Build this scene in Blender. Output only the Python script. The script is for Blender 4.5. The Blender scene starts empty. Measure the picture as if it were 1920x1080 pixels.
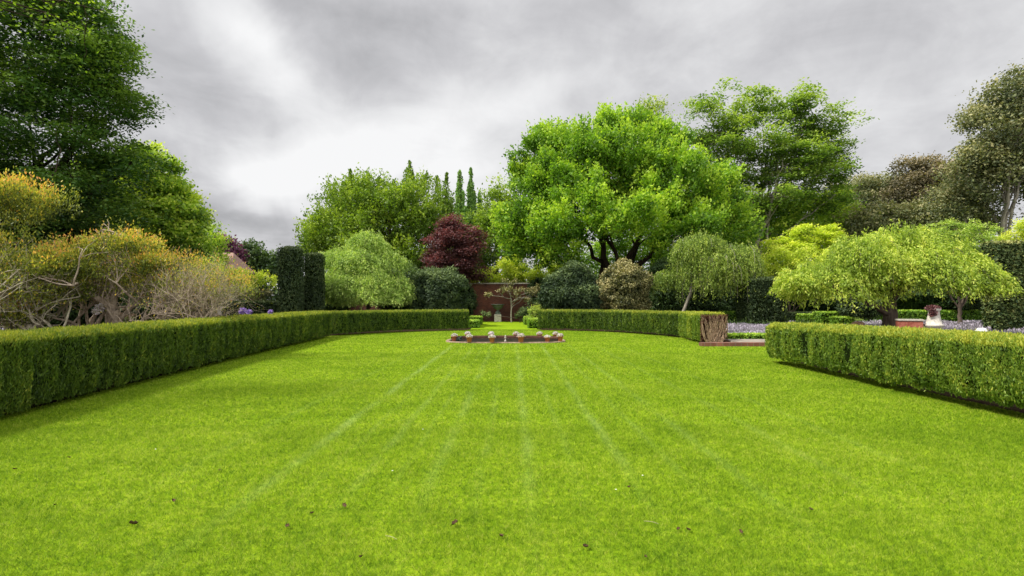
import bpy, math, time
import numpy as np
from mathutils import Vector, Matrix

scene = bpy.context.scene
COL = scene.collection
R = math.radians
F = 960.0          # focal length in pixels of the 1920 wide photograph
HZ = 565.0         # horizon row
CH = 1.7           # camera height

# ------------------------------------------------------------------ camera
cam_d = bpy.data.cameras.new('camera')
cam = bpy.data.objects.new('camera', cam_d); COL.objects.link(cam)
cam.location = (0, 0, CH); cam.rotation_euler = (R(90), 0, 0)
cam_d.sensor_width = 36.0; cam_d.lens = 36.0 * F / 1920.0
cam_d.shift_y = (HZ - 540.0) / 1920.0
cam_d.clip_start = 0.05; cam_d.clip_end = 3000
scene.camera = cam

# ------------------------------------------------------------------ sun, sky, exposure
SUN_DIR = Vector((-0.58, -0.16, 0.80)).normalized()      # towards the sun
SUN_EL = math.asin(SUN_DIR.z); SUN_AZ = math.atan2(SUN_DIR.x, SUN_DIR.y)
sd = bpy.data.lights.new('sun', 'SUN'); sd.energy = 4.0; sd.angle = R(10); sd.color = (1.0, 0.955, 0.87)
sun = bpy.data.objects.new('sun', sd); COL.objects.link(sun)
sun.rotation_euler = (-SUN_DIR).to_track_quat('-Z', 'Y').to_euler()

scene.view_settings.view_transform = 'Standard'
scene.view_settings.look = 'None'
scene.view_settings.exposure = 0.42
scene.view_settings.gamma = 1.0
scene.view_settings.use_curve_mapping = False

world = bpy.data.worlds.new('World'); scene.world = world; world.use_nodes = True
wn = world.node_tree; wn.nodes.clear()

class NG:
    """small helper to write node graphs"""
    def __init__(s, nt): s.nt = nt
    def node(s, typ, **kw):
        n = s.nt.nodes.new(typ)
        for k, v in kw.items(): setattr(n, k, v)
        return n
    def link(s, a, b): s.nt.links.new(a, b)
    def setin(s, sock, v):
        if isinstance(v, bpy.types.NodeSocket): s.link(v, sock)
        else: sock.default_value = v
    def math(s, op, a, b=None, c=None, clamp=False):
        n = s.node('ShaderNodeMath', operation=op); n.use_clamp = clamp
        s.setin(n.inputs[0], a)
        if b is not None: s.setin(n.inputs[1], b)
        if c is not None: s.setin(n.inputs[2], c)
        return n.outputs[0]
    def mix(s, f, a, b, mode='MIX'):
        n = s.node('ShaderNodeMix', data_type='RGBA', blend_type=mode)
        s.setin(n.inputs[0], f); s.setin(n.inputs[6], a); s.setin(n.inputs[7], b)
        return n.outputs[2]
    def ramp(s, f, stops, interp='LINEAR'):
        n = s.node('ShaderNodeValToRGB'); cr = n.color_ramp; cr.interpolation = interp
        while len(cr.elements) < len(stops): cr.elements.new(0.5)
        for e, (p, c) in zip(cr.elements, stops):
            e.position = p; e.color = (c[0], c[1], c[2], 1) if hasattr(c, '__len__') else (c, c, c, 1)
        s.setin(n.inputs[0], f); return n.outputs[0]
    def noise(s, vec, scale, detail=3, rough=0.5, dist=0.0):
        n = s.node('ShaderNodeTexNoise')
        if vec is not None: s.link(vec, n.inputs['Vector'])
        n.inputs['Scale'].default_value = scale; n.inputs['Detail'].default_value = detail
        n.inputs['Roughness'].default_value = rough; n.inputs['Distortion'].default_value = dist
        return n.outputs['Fac']
    def xyz(s, vec):
        n = s.node('ShaderNodeSeparateXYZ'); s.link(vec, n.inputs[0]); return n.outputs
    def comb(s, x, y, z):
        n = s.node('ShaderNodeCombineXYZ')
        for i, v in enumerate((x, y, z)): s.setin(n.inputs[i], v)
        return n.outputs[0]

g = NG(wn)
tc = g.node('ShaderNodeTexCoord')
dx, dy, dz = g.xyz(tc.outputs['Generated'])
zc = g.math('ADD', g.math('MAXIMUM', dz, 0.0), 0.16)
px_ = g.math('DIVIDE', dx, zc); py_ = g.math('DIVIDE', dy, zc)
plane = g.comb(px_, py_, 0.0)
n1 = g.noise(plane, 0.55, 4, 0.5, 0.6)
rot = g.node('ShaderNodeVectorRotate'); rot.rotation_type = 'Z_AXIS'; rot.inputs['Angle'].default_value = R(-28)
g.link(plane, rot.inputs['Vector'])
sc_ = g.node('ShaderNodeVectorMath', operation='MULTIPLY'); g.link(rot.outputs[0], sc_.inputs[0]); sc_.inputs[1].default_value = (1.7, 0.55, 1)
n2 = g.noise(sc_.outputs[0], 0.9, 4, 0.45, 0.8)
az = g.math('ARCTAN2', dx, dy)
el = g.math('ARCSINE', dz)
nw = g.noise(tc.outputs['Generated'], 4.5, 4, 0.55, 0.3)
azw = g.math('ADD', az, g.math('MULTIPLY', g.math('SUBTRACT', nw, 0.5), 0.32))
elw = g.math('ADD', el, g.math('MULTIPLY', g.math('SUBTRACT', n2, 0.5), 0.20))

def blob(px, py, rx, ry, ang, amp):
    """one bank of cloud at the azimuth and elevation seen at photo pixel px,py"""
    a0 = math.atan2(px - 960, F); h = math.hypot(px - 960, F); e0 = math.atan2(HZ - py, h)
    sx = rx / h; sy = ry / h
    ca, sa = math.cos(ang), math.sin(ang)
    da = g.math('SUBTRACT', azw, a0); de = g.math('SUBTRACT', elw, e0)
    u = g.math('DIVIDE', g.math('ADD', g.math('MULTIPLY', da, ca), g.math('MULTIPLY', de, sa)), sx)
    v = g.math('DIVIDE', g.math('SUBTRACT', g.math('MULTIPLY', de, ca), g.math('MULTIPLY', da, sa)), sy)
    q = g.math('ADD', g.math('MULTIPLY', u, u), g.math('MULTIPLY', v, v))
    return g.math('MULTIPLY', g.math('EXPONENT', g.math('MULTIPLY', q, -1.0)), amp)

n3 = g.noise(plane, 2.6, 5, 0.6, 0.5)
val = g.math('ADD', g.math('ADD', g.math('ADD', g.math('ADD', 0.585, g.math('MULTIPLY', g.math('SUBTRACT', g.noise(tc.outputs['Generated'], 9.0, 6, 0.6, 0.4), 0.5), 0.30)), g.math('MULTIPLY', g.math('SUBTRACT', n3, 0.5), 0.38)), g.math('MULTIPLY', g.math('SUBTRACT', n1, 0.5), 0.34)), g.math('MULTIPLY', g.math('SUBTRACT', n2, 0.5), 0.20))
for b in [(440, 60, 130, 70, -0.5, 0.25), (330, 110, 120, 70, -0.9, 0.14), (560, 190, 160, 60, -0.75, 0.16), (480, 320, 170, 45, -0.5, 0.34),
          (640, 300, 160, 50, 0.2, 0.26), (830, 230, 200, 70, 0.15, 0.24), (1010, 170, 130, 60, 0.4, 0.12), (720, 340, 160, 40, 0, 0.22),
          (900, 330, 90, 60, 0, 0.2), (380, 250, 130, 80, -0.6, -0.2), (300, 180, 90, 60, -.6, -.1), (700, 110, 240, 90, 0.1, -0.15), (600, 10, 200, 40, 0, -0.14),
          (420, 400, 130, 40, -0.3, -0.2), (520, 440, 130, 50, 0, -0.05), (240, 30, 90, 60, 0, -0.05), (1250, 60, 260, 90, 0, -0.05),
          (1700, 250, 330, 200, 0, 0.03), (1100, 30, 120, 40, 0, -0.05)]:
    val = g.math('ADD', val, blob(*b))
cloud = g.ramp(val, [(0.0, (0.22, 0.22, 0.228)), (0.30, (0.315, 0.315, 0.325)), (0.50, (0.455, 0.453, 0.466)), (0.68, (0.60, 0.60, 0.607)), (0.9, (0.72, 0.72, 0.722))])
sky = g.node('ShaderNodeTexSky'); sky.sky_type = 'NISHITA'; sky.sun_disc = False
sky.sun_elevation = SUN_EL; sky.sun_rotation = SUN_AZ
bg1 = g.node('ShaderNodeBackground'); g.link(sky.outputs[0], bg1.inputs[0]); bg1.inputs[1].default_value = 0.06
bg2 = g.node('ShaderNodeBackground'); g.link(cloud, bg2.inputs[0])
# cloud brightened overhead, and behind the camera as added fill for camera-facing sides
ovr = g.ramp(dz, [(0.50, 0.0), (0.9, 0.8)]); bhd = g.ramp(g.math('MULTIPLY', dy, -1.0), [(0.0, 0.0), (0.6, 0.8)])
g.link(g.math('ADD', 1.0, g.math('ADD', ovr, bhd)), bg2.inputs[1])
mx = g.node('ShaderNodeMixShader'); mx.inputs[0].default_value = 0.96
wo = g.node('ShaderNodeOutputWorld')
g.link(bg1.outputs[0], mx.inputs[1]); g.link(bg2.outputs[0], mx.inputs[2]); g.link(mx.outputs[0], wo.inputs[0])

# ------------------------------------------------------------------ helpers
def P(px, py, d):
    return np.array([(px - 960) / F * d, d, CH + (HZ - py) / F * d])
def G(px, d, z=0.0):
    return np.array([(px - 960) / F * d, d, z])

def hash3(ix, iy, iz, seed):
    h = (ix * 73856093) ^ (iy * 19349663) ^ (iz * 83492791) ^ (seed * 2654435761 & 0x7fffffff)
    h = (h ^ (h >> 13)) * 1274126177; h = h ^ (h >> 16)
    return (h & 0xffff) / 65535.0
def vnoise(p, seed=0):
    p = np.asarray(p, float); i = np.floor(p).astype(np.int64); f = p - i; f = f * f * (3 - 2 * f)
    r = 0
    for a in (0, 1):
        for b in (0, 1):
            for c in (0, 1):
                w = (f[:, 0] if a else 1 - f[:, 0]) * (f[:, 1] if b else 1 - f[:, 1]) * (f[:, 2] if c else 1 - f[:, 2])
                r = r + w * hash3(i[:, 0] + a, i[:, 1] + b, i[:, 2] + c, seed)
    return r
def unit(v): return v / np.maximum(np.linalg.norm(v, axis=1, keepdims=True), 1e-9)

def mesh_np(name, V, faces, size, var=None, smooth=False, mats=()):
    """faces: (N,size) array; one mesh"""
    me = bpy.data.meshes.new(name)
    V = np.ascontiguousarray(V, np.float32); Fc = np.ascontiguousarray(faces, np.int32)
    me.vertices.add(len(V)); me.vertices.foreach_set('co', V.ravel())
    me.loops.add(Fc.size); me.loops.foreach_set('vertex_index', Fc.ravel())
    me.polygons.add(len(Fc)); me.polygons.foreach_set('loop_start', np.arange(0, Fc.size, size, dtype=np.int32))
    me.polygons.foreach_set('loop_total', np.full(len(Fc), size, np.int32))
    if smooth: me.polygons.foreach_set('use_smooth', np.ones(len(Fc), bool))
    if var is not None:
        a = me.attributes.new('var', 'FLOAT', 'POINT'); a.data.foreach_set('value', np.ascontiguousarray(var, np.float32))
    for m in mats: me.materials.append(m)
    me.update(); me.validate(verbose=False)
    return me
def link(name, me, parent=None, loc=None):
    o = bpy.data.objects.new(name, me); COL.objects.link(o)
    if loc is not None: o.location = Vector([float(x) for x in loc])
    if parent is not None: o.parent = parent
    return o
def thing(name, label, cat, loc=(0, 0, 0), group=None):
    o = link(name, None, None, loc); tag(o, label, cat, group); return o
def tag(o, label, cat, group=None, kind=None):
    if label: o['label'] = label
    if cat: o['category'] = cat
    if group: o['group'] = group
    if kind: o['kind'] = kind
    return o
def structure(o): o['kind'] = 'structure'; return o
def copy_tree(o, parent=None):
    c = o.copy(); COL.objects.link(c)
    if parent is not None: c.parent = parent
    for ch in [x for x in bpy.data.objects if x.parent == o and x != c]: copy_tree(ch, c)
    return c

def leaf_mesh(name, C, A, B, L, W, var, mat, origin, rng=None):
    """pointed quads: centre C, long axis A, across axis B, length L, width W"""
    n = len(C); A = unit(A); B = unit(B - A * np.sum(A * B, 1, keepdims=True))
    L = np.broadcast_to(L, n)[:, None]; W = np.broadcast_to(W, n)[:, None]
    V = np.empty((n, 4, 3), np.float32); C = C - np.asarray(origin)[None]
    V[:, 0] = C - A * L * .5; V[:, 1] = C + B * W * .5 - A * L * .06; V[:, 2] = C + A * L * .5; V[:, 3] = C - B * W * .5 - A * L * .06
    return mesh_np(name, V.reshape(-1, 3), np.arange(n * 4).reshape(n, 4), 4, np.repeat(var, 4), False, [mat])

def tubes(name, lines, mat, origin, sides=6):
    """lines: list of (pts (n,3), radii (n,)) -> one mesh"""
    Vs, Fs, off = [], [], 0
    ang = np.arange(sides) * 2 * math.pi / sides
    for pts, rad in lines:
        pts = np.asarray(pts, float); n = len(pts); rad = np.broadcast_to(rad, n)
        t = np.gradient(pts, axis=0); t = unit(t)
        ref = np.tile(np.array([0.31, 0.17, 0.93]) if abs(t[0, 2]) < .8 else np.array([0.95, 0.2, 0.1]), (n, 1))
        u = unit(np.cross(t, ref)); v = np.cross(t, u)
        ring = pts[:, None] + rad[:, None, None] * (np.cos(ang)[None, :, None] * u[:, None] + np.sin(ang)[None, :, None] * v[:, None])
        Vs.append(ring.reshape(-1, 3))
        i = np.arange(n - 1)[:, None] * sides; k = np.arange(sides)[None]; k2 = (k + 1) % sides
        Fs.append(np.stack([off + i + k, off + i + k2, off + i + sides + k2, off + i + sides + k], -1).reshape(-1, 4))
        off += n * sides
    V = np.concatenate(Vs) - np.asarray(origin)[None]
    return mesh_np(name, V, np.concatenate(Fs), 4, None, True, [mat])

def curve(a, b, rng, n=9, bow=0.12, wig=0.03, up=0.0):
    a = np.asarray(a, float); b = np.asarray(b, float); L = np.linalg.norm(b - a); t = np.linspace(0, 1, n)[:, None]
    m = rng.normal(0, bow * L, 3); m[2] += up * L
    p = a + (b - a) * t + m * (4 * t * (1 - t)) * .5
    w = rng.normal(0, wig * L, (n, 3)); w[0] = 0; w[-1] = 0
    return p + w

# ---- materials
def principled(name, rough=0.8, spec=0.25):
    m = bpy.data.materials.new(name); m.use_nodes = True; nt = m.node_tree
    b = nt.nodes['Principled BSDF']; b.inputs['Roughness'].default_value = rough
    b.inputs['Specular IOR Level'].default_value = spec
    return m, NG(nt), b
def leaf_mat(name, stops, trans=0.35, rough=0.55, spec=0.35, patch=0.25, pscale=0.5, tcol=(1.25, 1.35, 0.5), gain=None):
    m, g, b = principled(name, rough, spec); GN = 1.9 if gain is None else gain
    stops = [(p_, tuple(min(.8, q_) for q_ in (c_[0] * GN * 1.02, c_[1] * GN * .90, c_[2] * GN * 1.1 + .006))) for p_, c_ in stops]; trans = min(.42, trans)
    at = g.node('ShaderNodeAttribute'); at.attribute_name = 'var'
    geo = g.node('ShaderNodeNewGeometry')
    n = g.noise(geo.outputs['Position'], pscale, 3, 0.6)
    f = g.math('ADD', at.outputs['Fac'], g.math('MULTIPLY', g.math('SUBTRACT', n, 0.5), patch * 2))
    c = g.ramp(f, stops)
    g.link(c, b.inputs['Base Color'])
    tr = g.node('ShaderNodeBsdfTranslucent')
    tcn = g.mix(1.0, c, (*tcol, 1), 'MULTIPLY'); g.link(tcn, tr.inputs[0])
    ms = g.node('ShaderNodeMixShader'); ms.inputs[0].default_value = trans
    g.link(b.outputs[0], ms.inputs[1]); g.link(tr.outputs[0], ms.inputs[2])
    g.link(ms.outputs[0], m.node_tree.nodes['Material Output'].inputs[0])
    return m
def bark_mat(name, c1, c2, scale=6, stretch=0.2):
    m, g, b = principled(name, 0.9, 0.1)
    geo = g.node('ShaderNodeNewGeometry')
    mp = g.node('ShaderNodeMapping'); g.link(geo.outputs['Position'], mp.inputs[0]); mp.inputs['Scale'].default_value = (1, 1, stretch)
    n = g.noise(mp.outputs[0], scale, 5, 0.65)
    g.link(g.ramp(n, [(0.3, c1), (0.7, c2)]), b.inputs['Base Color'])
    bp = g.node('ShaderNodeBump'); bp.inputs['Strength'].default_value = .6; bp.inputs['Distance'].default_value = .03
    g.link(n, bp.inputs['Height']); g.link(bp.outputs[0], b.inputs['Normal'])
    return m
def plain(name, c1, c2, scale=5, rough=0.8, bump=0.3, dist=0.01, spec=.25):
    m, g, b = principled(name, rough, spec)
    geo = g.node('ShaderNodeNewGeometry')
    n = g.noise(geo.outputs['Position'], scale, 5, 0.6)
    g.link(g.ramp(n, [(0.3, c1), (0.7, c2)]), b.inputs['Base Color'])
    bp = g.node('ShaderNodeBump'); bp.inputs['Strength'].default_value = bump; bp.inputs['Distance'].default_value = dist
    g.link(n, bp.inputs['Height']); g.link(bp.outputs[0], b.inputs['Normal'])
    return m

GREEN = lambda a, b, c: [(0.1, a), (0.5, b), (0.9, c)]
M = {}
M['ginkgo'] = leaf_mat('bright_leaf', GREEN((.035, .085, .006), (.105, .225, .012), (.27, .40, .03)), .42, gain=1.8)
M['ginkgo_b'] = leaf_mat('fresh_leaf', GREEN((.04, .085, .008), (.11, .20, .014), (.25, .36, .03)), .42, gain=1.6)
M['maple'] = leaf_mat('dark_leaf', GREEN((.014, .038, .006), (.034, .085, .010), (.10, .175, .02)), .3, gain=2.2)
M['lime'] = leaf_mat('mid_leaf', GREEN((.028, .060, .006), (.085, .150, .012), (.20, .255, .03)), .4, gain=3.4)
M['tall'] = leaf_mat('pale_leaf', GREEN((.027, .056, .008), (.082, .155, .018), (.19, .27, .042)), .4, gain=2.2)
M['poplar'] = leaf_mat('poplar_leaf', GREEN((.025, .055, .012), (.06, .12, .02), (.12, .2, .035)), .35, gain=3.6)
M['weep'] = leaf_mat('weeping_leaf', GREEN((.045, .085, .014), (.14, .23, .034), (.33, .42, .10)), .4, gain=2.1)
M['cherry'] = leaf_mat('cherry_leaf', GREEN((.055, .10, .010), (.17, .26, .022), (.38, .44, .07)), .42, gain=2.0)
M['birch'] = leaf_mat('birch_leaf', GREEN((.034, .060, .009), (.085, .14, .016), (.20, .26, .04)), .4, gain=2.5)
M['yellow'] = leaf_mat('yellow_leaf', GREEN((.08, .13, .01), (.26, .36, .025), (.45, .48, .06)), .4)
M['red'] = leaf_mat('red_leaf', GREEN((.034, .017, .012), (.090, .047, .035), (.23, .13, .10)), .3, tcol=(1.5, .7, .6), gain=1.25)
M['purple'] = leaf_mat('purple_leaf', GREEN((.03, .012, .02), (.07, .03, .045), (.15, .07, .09)), .3, tcol=(1.3, .7, .8))
M['rhodo'] = leaf_mat('rhododendron_leaf', GREEN((.010, .022, .007), (.03, .055, .013), (.10, .15, .04)), .15, .6, .25, gain=2.0)
M['varieg'] = leaf_mat('variegated_leaf', GREEN((.03, .045, .012), (.13, .15, .035), (.40, .39, .14)), .2, gain=1.15)
M['oak'] = leaf_mat('olive_leaf', GREEN((.024, .037, .012), (.066, .088, .026), (.17, .18, .065)), .25, pscale=.12, patch=.35, gain=2.3)
M['oak_b'] = leaf_mat('rusty_leaf', GREEN((.03, .034, .015), (.082, .082, .034), (.17, .155, .07)), .25, pscale=.12, patch=.35, gain=2.0)
M['yew'] = leaf_mat('yew_leaf', GREEN((.010, .022, .005), (.026, .050, .010), (.07, .10, .022)), .1)
M['laurel'] = leaf_mat('glossy_leaf', GREEN((.012, .028, .006), (.045, .07, .014), (.17, .19, .05)), .15, .6, .25, gain=2.4)
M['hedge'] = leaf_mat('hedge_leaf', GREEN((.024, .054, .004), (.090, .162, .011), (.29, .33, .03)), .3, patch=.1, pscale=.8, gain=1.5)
M['hedge_r'] = leaf_mat('hedge_lit_leaf', GREEN((.034, .078, .006), (.120, .212, .014), (.33, .37, .035)), .3, patch=.1, pscale=.8, gain=1.5)  # lighter copy of the hedge leaf: light on left-facing sides put into its colour
M['box'] = leaf_mat('box_leaf', GREEN((.03, .08, .006), (.10, .21, .012), (.28, .40, .04)), .3, patch=.1)
M['azalea'] = leaf_mat('azalea_leaf', [(0.05, (.03, .05, .006)), (0.35, (.085, .13, .014)), (0.60, (.22, .29, .03)), (0.82, (.42, .31, .05)), (0.98, (.43, .22, .06))], .4, patch=.3, pscale=.9, tcol=(1.3, 1.1, .5), gain=2.1)
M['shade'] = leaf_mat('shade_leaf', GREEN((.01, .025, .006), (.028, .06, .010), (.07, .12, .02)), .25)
M['lavender'] = leaf_mat('lavender_bloom', [(0.0, (.07, .09, .06)), (0.4, (.22, .24, .18)), (0.7, (.42, .42, .42)), (1.0, (.74, .74, .70))], .2, patch=.15, pscale=1.5, tcol=(1, 1, 1), gain=1.0)
M['white_flower'] = leaf_mat('flower_petal', [(0, (.3, .4, .12)), (0.25, (.62, .6, .42)), (1.0, (.85, .83, .76))], .25, patch=.05, tcol=(1, 1, 1), gain=1.0)
M['lilac_flower'] = leaf_mat('lilac_petal', [(0, (.25, .18, .5)), (1.0, (.62, .5, .85))], .25, patch=.05, tcol=(1, 1, 1), gain=1.0)
M['bark'] = bark_mat('dark_bark', (.018, .013, .009), (.075, .055, .038), 5)
M['bark_mid'] = bark_mat('mid_bark', (.05, .038, .028), (.17, .13, .10), 5)
M['bark_pale'] = bark_mat('pale_bark', (.13, .115, .085), (.42, .38, .30), 4)
M['bark_twig'] = bark_mat('twig_bark', (.20, .15, .10), (.62, .51, .39), 9, 1)
M['bark_grey'] = bark_mat('lichen_bark', (.22, .19, .12), (.66, .60, .44), 9, 1)
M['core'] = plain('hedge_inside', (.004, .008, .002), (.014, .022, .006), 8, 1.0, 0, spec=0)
M['soil'] = plain('soil', (.02, .014, .009), (.06, .042, .026), 3, 1.0, .5, .03, spec=0)
M['terracotta'] = plain('terracotta', (.30, .085, .04), (.50, .19, .10), 30, .8)
M['stone'] = plain('pale_stone', (.34, .31, .26), (.56, .52, .45), 12, .85)
M['darkstone'] = plain('weathered_stone', (.06, .075, .06), (.17, .19, .16), 14, .9)
M['brown_leaf'] = plain('dead_leaf', (.03, .016, .008), (.13, .075, .035), 90, .8, 0)
M['straw'] = plain('dry_straw', (.35, .3, .18), (.5, .44, .28), 60, .8, 0)

def brick_mat(name, c1, c2, mortar, scale=1.0, axis='XZ'):
    m, g, b = principled(name, .9, .1)
    geo = g.node('ShaderNodeNewGeometry'); x, y, z = g.xyz(geo.outputs['Position'])
    v = g.comb(x if axis == 'XZ' else x, z if axis == 'XZ' else y, 0.0)
    br = g.node('ShaderNodeTexBrick'); g.link(v, br.inputs['Vector'])
    br.inputs['Color1'].default_value = (*c1, 1); br.inputs['Color2'].default_value = (*c2, 1); br.inputs['Mortar'].default_value = (*mortar, 1)
    br.inputs['Scale'].default_value = scale; br.inputs['Brick Width'].default_value = .23; br.inputs['Row Height'].default_value = .075
    br.inputs['Mortar Size'].default_value = .008
    n = g.noise(geo.outputs['Position'], 1.1, 5, .65)
    c = g.mix(g.ramp(n, [(.35, .0), (.7, .75)]), br.outputs['Color'], (.05, .035, .03, 1))
    g.link(c, b.inputs['Base Color'])
    bp = g.node('ShaderNodeBump'); bp.inputs['Strength'].default_value = .5; bp.inputs['Distance'].default_value = .01
    g.link(br.outputs['Fac'], bp.inputs['Height']); bp.invert = True; g.link(bp.outputs[0], b.inputs['Normal'])
    return m
M['brick'] = brick_mat('red_brick', (.25, .075, .042), (.15, .05, .032), (.17, .13, .10))
M['brick_edge'] = brick_mat('brick_edging', (.30, .13, .085), (.22, .09, .06), (.25, .21, .17), 1.0, 'XY')

# lawn colour shared by the sheet and its blades (world position)
LINES = [(-2.28, .075, .36), (-1.85, .04, .10), (-1.45, .06, .18), (-1.1, .04, .10), (-0.76, .07, .22), (-.3, .05, .12), (0.17, .07, .24), (.62, .05, .12), (1.15, .065, .27), (1.65, .05, .13), (2.2, .07, .20), (3.2, .07, .14), (-3.3, .07, .10), (4.1, .06, .1)]
def lawn_color(g, blade):
    geo = g.node('ShaderNodeNewGeometry'); x, y, z = g.xyz(geo.outputs['Position'])
    v = g.comb(g.math('MULTIPLY', x, .75), y, 0.0)
    big = g.noise(v, .55, 3, .55, .3); mid = g.noise(v, 2.2, 4, .65, .4); fine = g.noise(v, 14, 3, .7)
    f = g.math('ADD', g.math('MULTIPLY', g.math('SUBTRACT', big, .5), .45), g.math('ADD', g.math('MULTIPLY', g.math('SUBTRACT', mid, .5), .42), g.math('MULTIPLY', g.math('SUBTRACT', fine, .5), 1.1)))
    if blade:
        at = g.node('ShaderNodeAttribute'); at.attribute_name = 'var'
        f = g.math('ADD', f, g.math('MULTIPLY', g.math('SUBTRACT', at.outputs['Fac'], .5), .85))
    f = g.math('ADD', f, .5)
    c = g.ramp(f, [(0.05, (.065, .135, .006)), (0.33, (.136, .238, .009)), (0.55, (.212, .322, .013)), (0.78, (.305, .395, .024)), (0.98, (.42, .45, .09))])
    # pale worn wheel lines left by the mower
    xw = g.math('ADD', x, g.math('MULTIPLY', g.math('SUBTRACT', g.noise(v, .35, 2), .5), .18))
    tot = None
    for lx, w, a in LINES:
        d = g.math('DIVIDE', g.math('SUBTRACT', xw, lx), w)
        e = g.math('MULTIPLY', g.math('EXPONENT', g.math('MULTIPLY', g.math('MULTIPLY', d, d), -1.0)), a * .85)
        tot = e if tot is None else g.math('ADD', tot, e)
    tot = g.math('MULTIPLY', tot, g.ramp(g.noise(v, .8, 3, .6), [(.35, .15), (.6, 1.0)]))
    fade = g.ramp(g.math('DIVIDE', y, 30.0), [(.13, 0.15), (.2, 1.0), (.62, 1.0), (.72, 0.0)])
    tot = g.math('MULTIPLY', tot, fade, clamp=True)
    return g.mix(tot, c, (.40, .50, .20, 1)), f
m, g_, b = principled('lawn_turf', 1.0, 0.0)
c, f = lawn_color(g_, False); g_.link(c, b.inputs['Base Color'])
geo = g_.node('ShaderNodeNewGeometry'); nf = g_.noise(geo.outputs['Position'], 38, 3, .8)
bp = g_.node('ShaderNodeBump'); bp.inputs['Strength'].default_value = .8; bp.inputs['Distance'].default_value = .02
g_.link(nf, bp.inputs['Height']); g_.link(bp.outputs[0], b.inputs['Normal']); M['lawn'] = m
m, g_, b = principled('grass_blade', .6, .2)
c, f = lawn_color(g_, True); cc = g_.mix(1.0, c, (1.2, 1.2, 1.2, 1), 'MULTIPLY'); g_.link(cc, b.inputs['Base Color'])
tr = g_.node('ShaderNodeBsdfTranslucent'); g_.link(cc, tr.inputs[0]); ms = g_.node('ShaderNodeMixShader'); ms.inputs[0].default_value = .5
g_.link(b.outputs[0], ms.inputs[1]); g_.link(tr.outputs[0], ms.inputs[2]); g_.link(ms.outputs[0], m.node_tree.nodes['Material Output'].inputs[0]); M['blade'] = m

# ---- simple solids
def box_mesh(name, x0, x1, y0, y1, z0, z1, mat, bevel=0.01, seg=2):
    import bmesh
    bm = bmesh.new(); bmesh.ops.create_cube(bm, size=1)
    for v in bm.verts:
        v.co = ((x0 + x1) / 2 + v.co.x * (x1 - x0), (y0 + y1) / 2 + v.co.y * (y1 - y0), (z0 + z1) / 2 + v.co.z * (z1 - z0))
    if bevel: bmesh.ops.bevel(bm, geom=bm.edges[:], offset=bevel, segments=seg, affect='EDGES')
    me = bpy.data.meshes.new(name); bm.to_mesh(me); bm.free(); me.materials.append(mat); return me
def lathe(name, prof, mat, sides=24, wob=0):
    prof = np.array(prof, float); n = len(prof); a = np.arange(sides) * 2 * math.pi / sides
    V = np.stack([prof[:, 0][:, None] * np.cos(a), prof[:, 0][:, None] * np.sin(a), np.repeat(prof[:, 1][:, None], sides, 1)], -1).reshape(-1, 3)
    i = np.arange(n - 1)[:, None] * sides; k = np.arange(sides)[None]; k2 = (k + 1) % sides
    Fc = np.stack([i + k, i + k2, i + sides + k2, i + sides + k], -1).reshape(-1, 4)
    return mesh_np(name, V, Fc, 4, None, True, [mat])
def sheet(name, pts, z, mat):
    me = bpy.data.meshes.new(name); me.from_pydata([(x, y, z) for x, y in pts], [], [tuple(range(len(pts)))]); me.materials.append(mat); me.update()
    return link(name, me)

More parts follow.
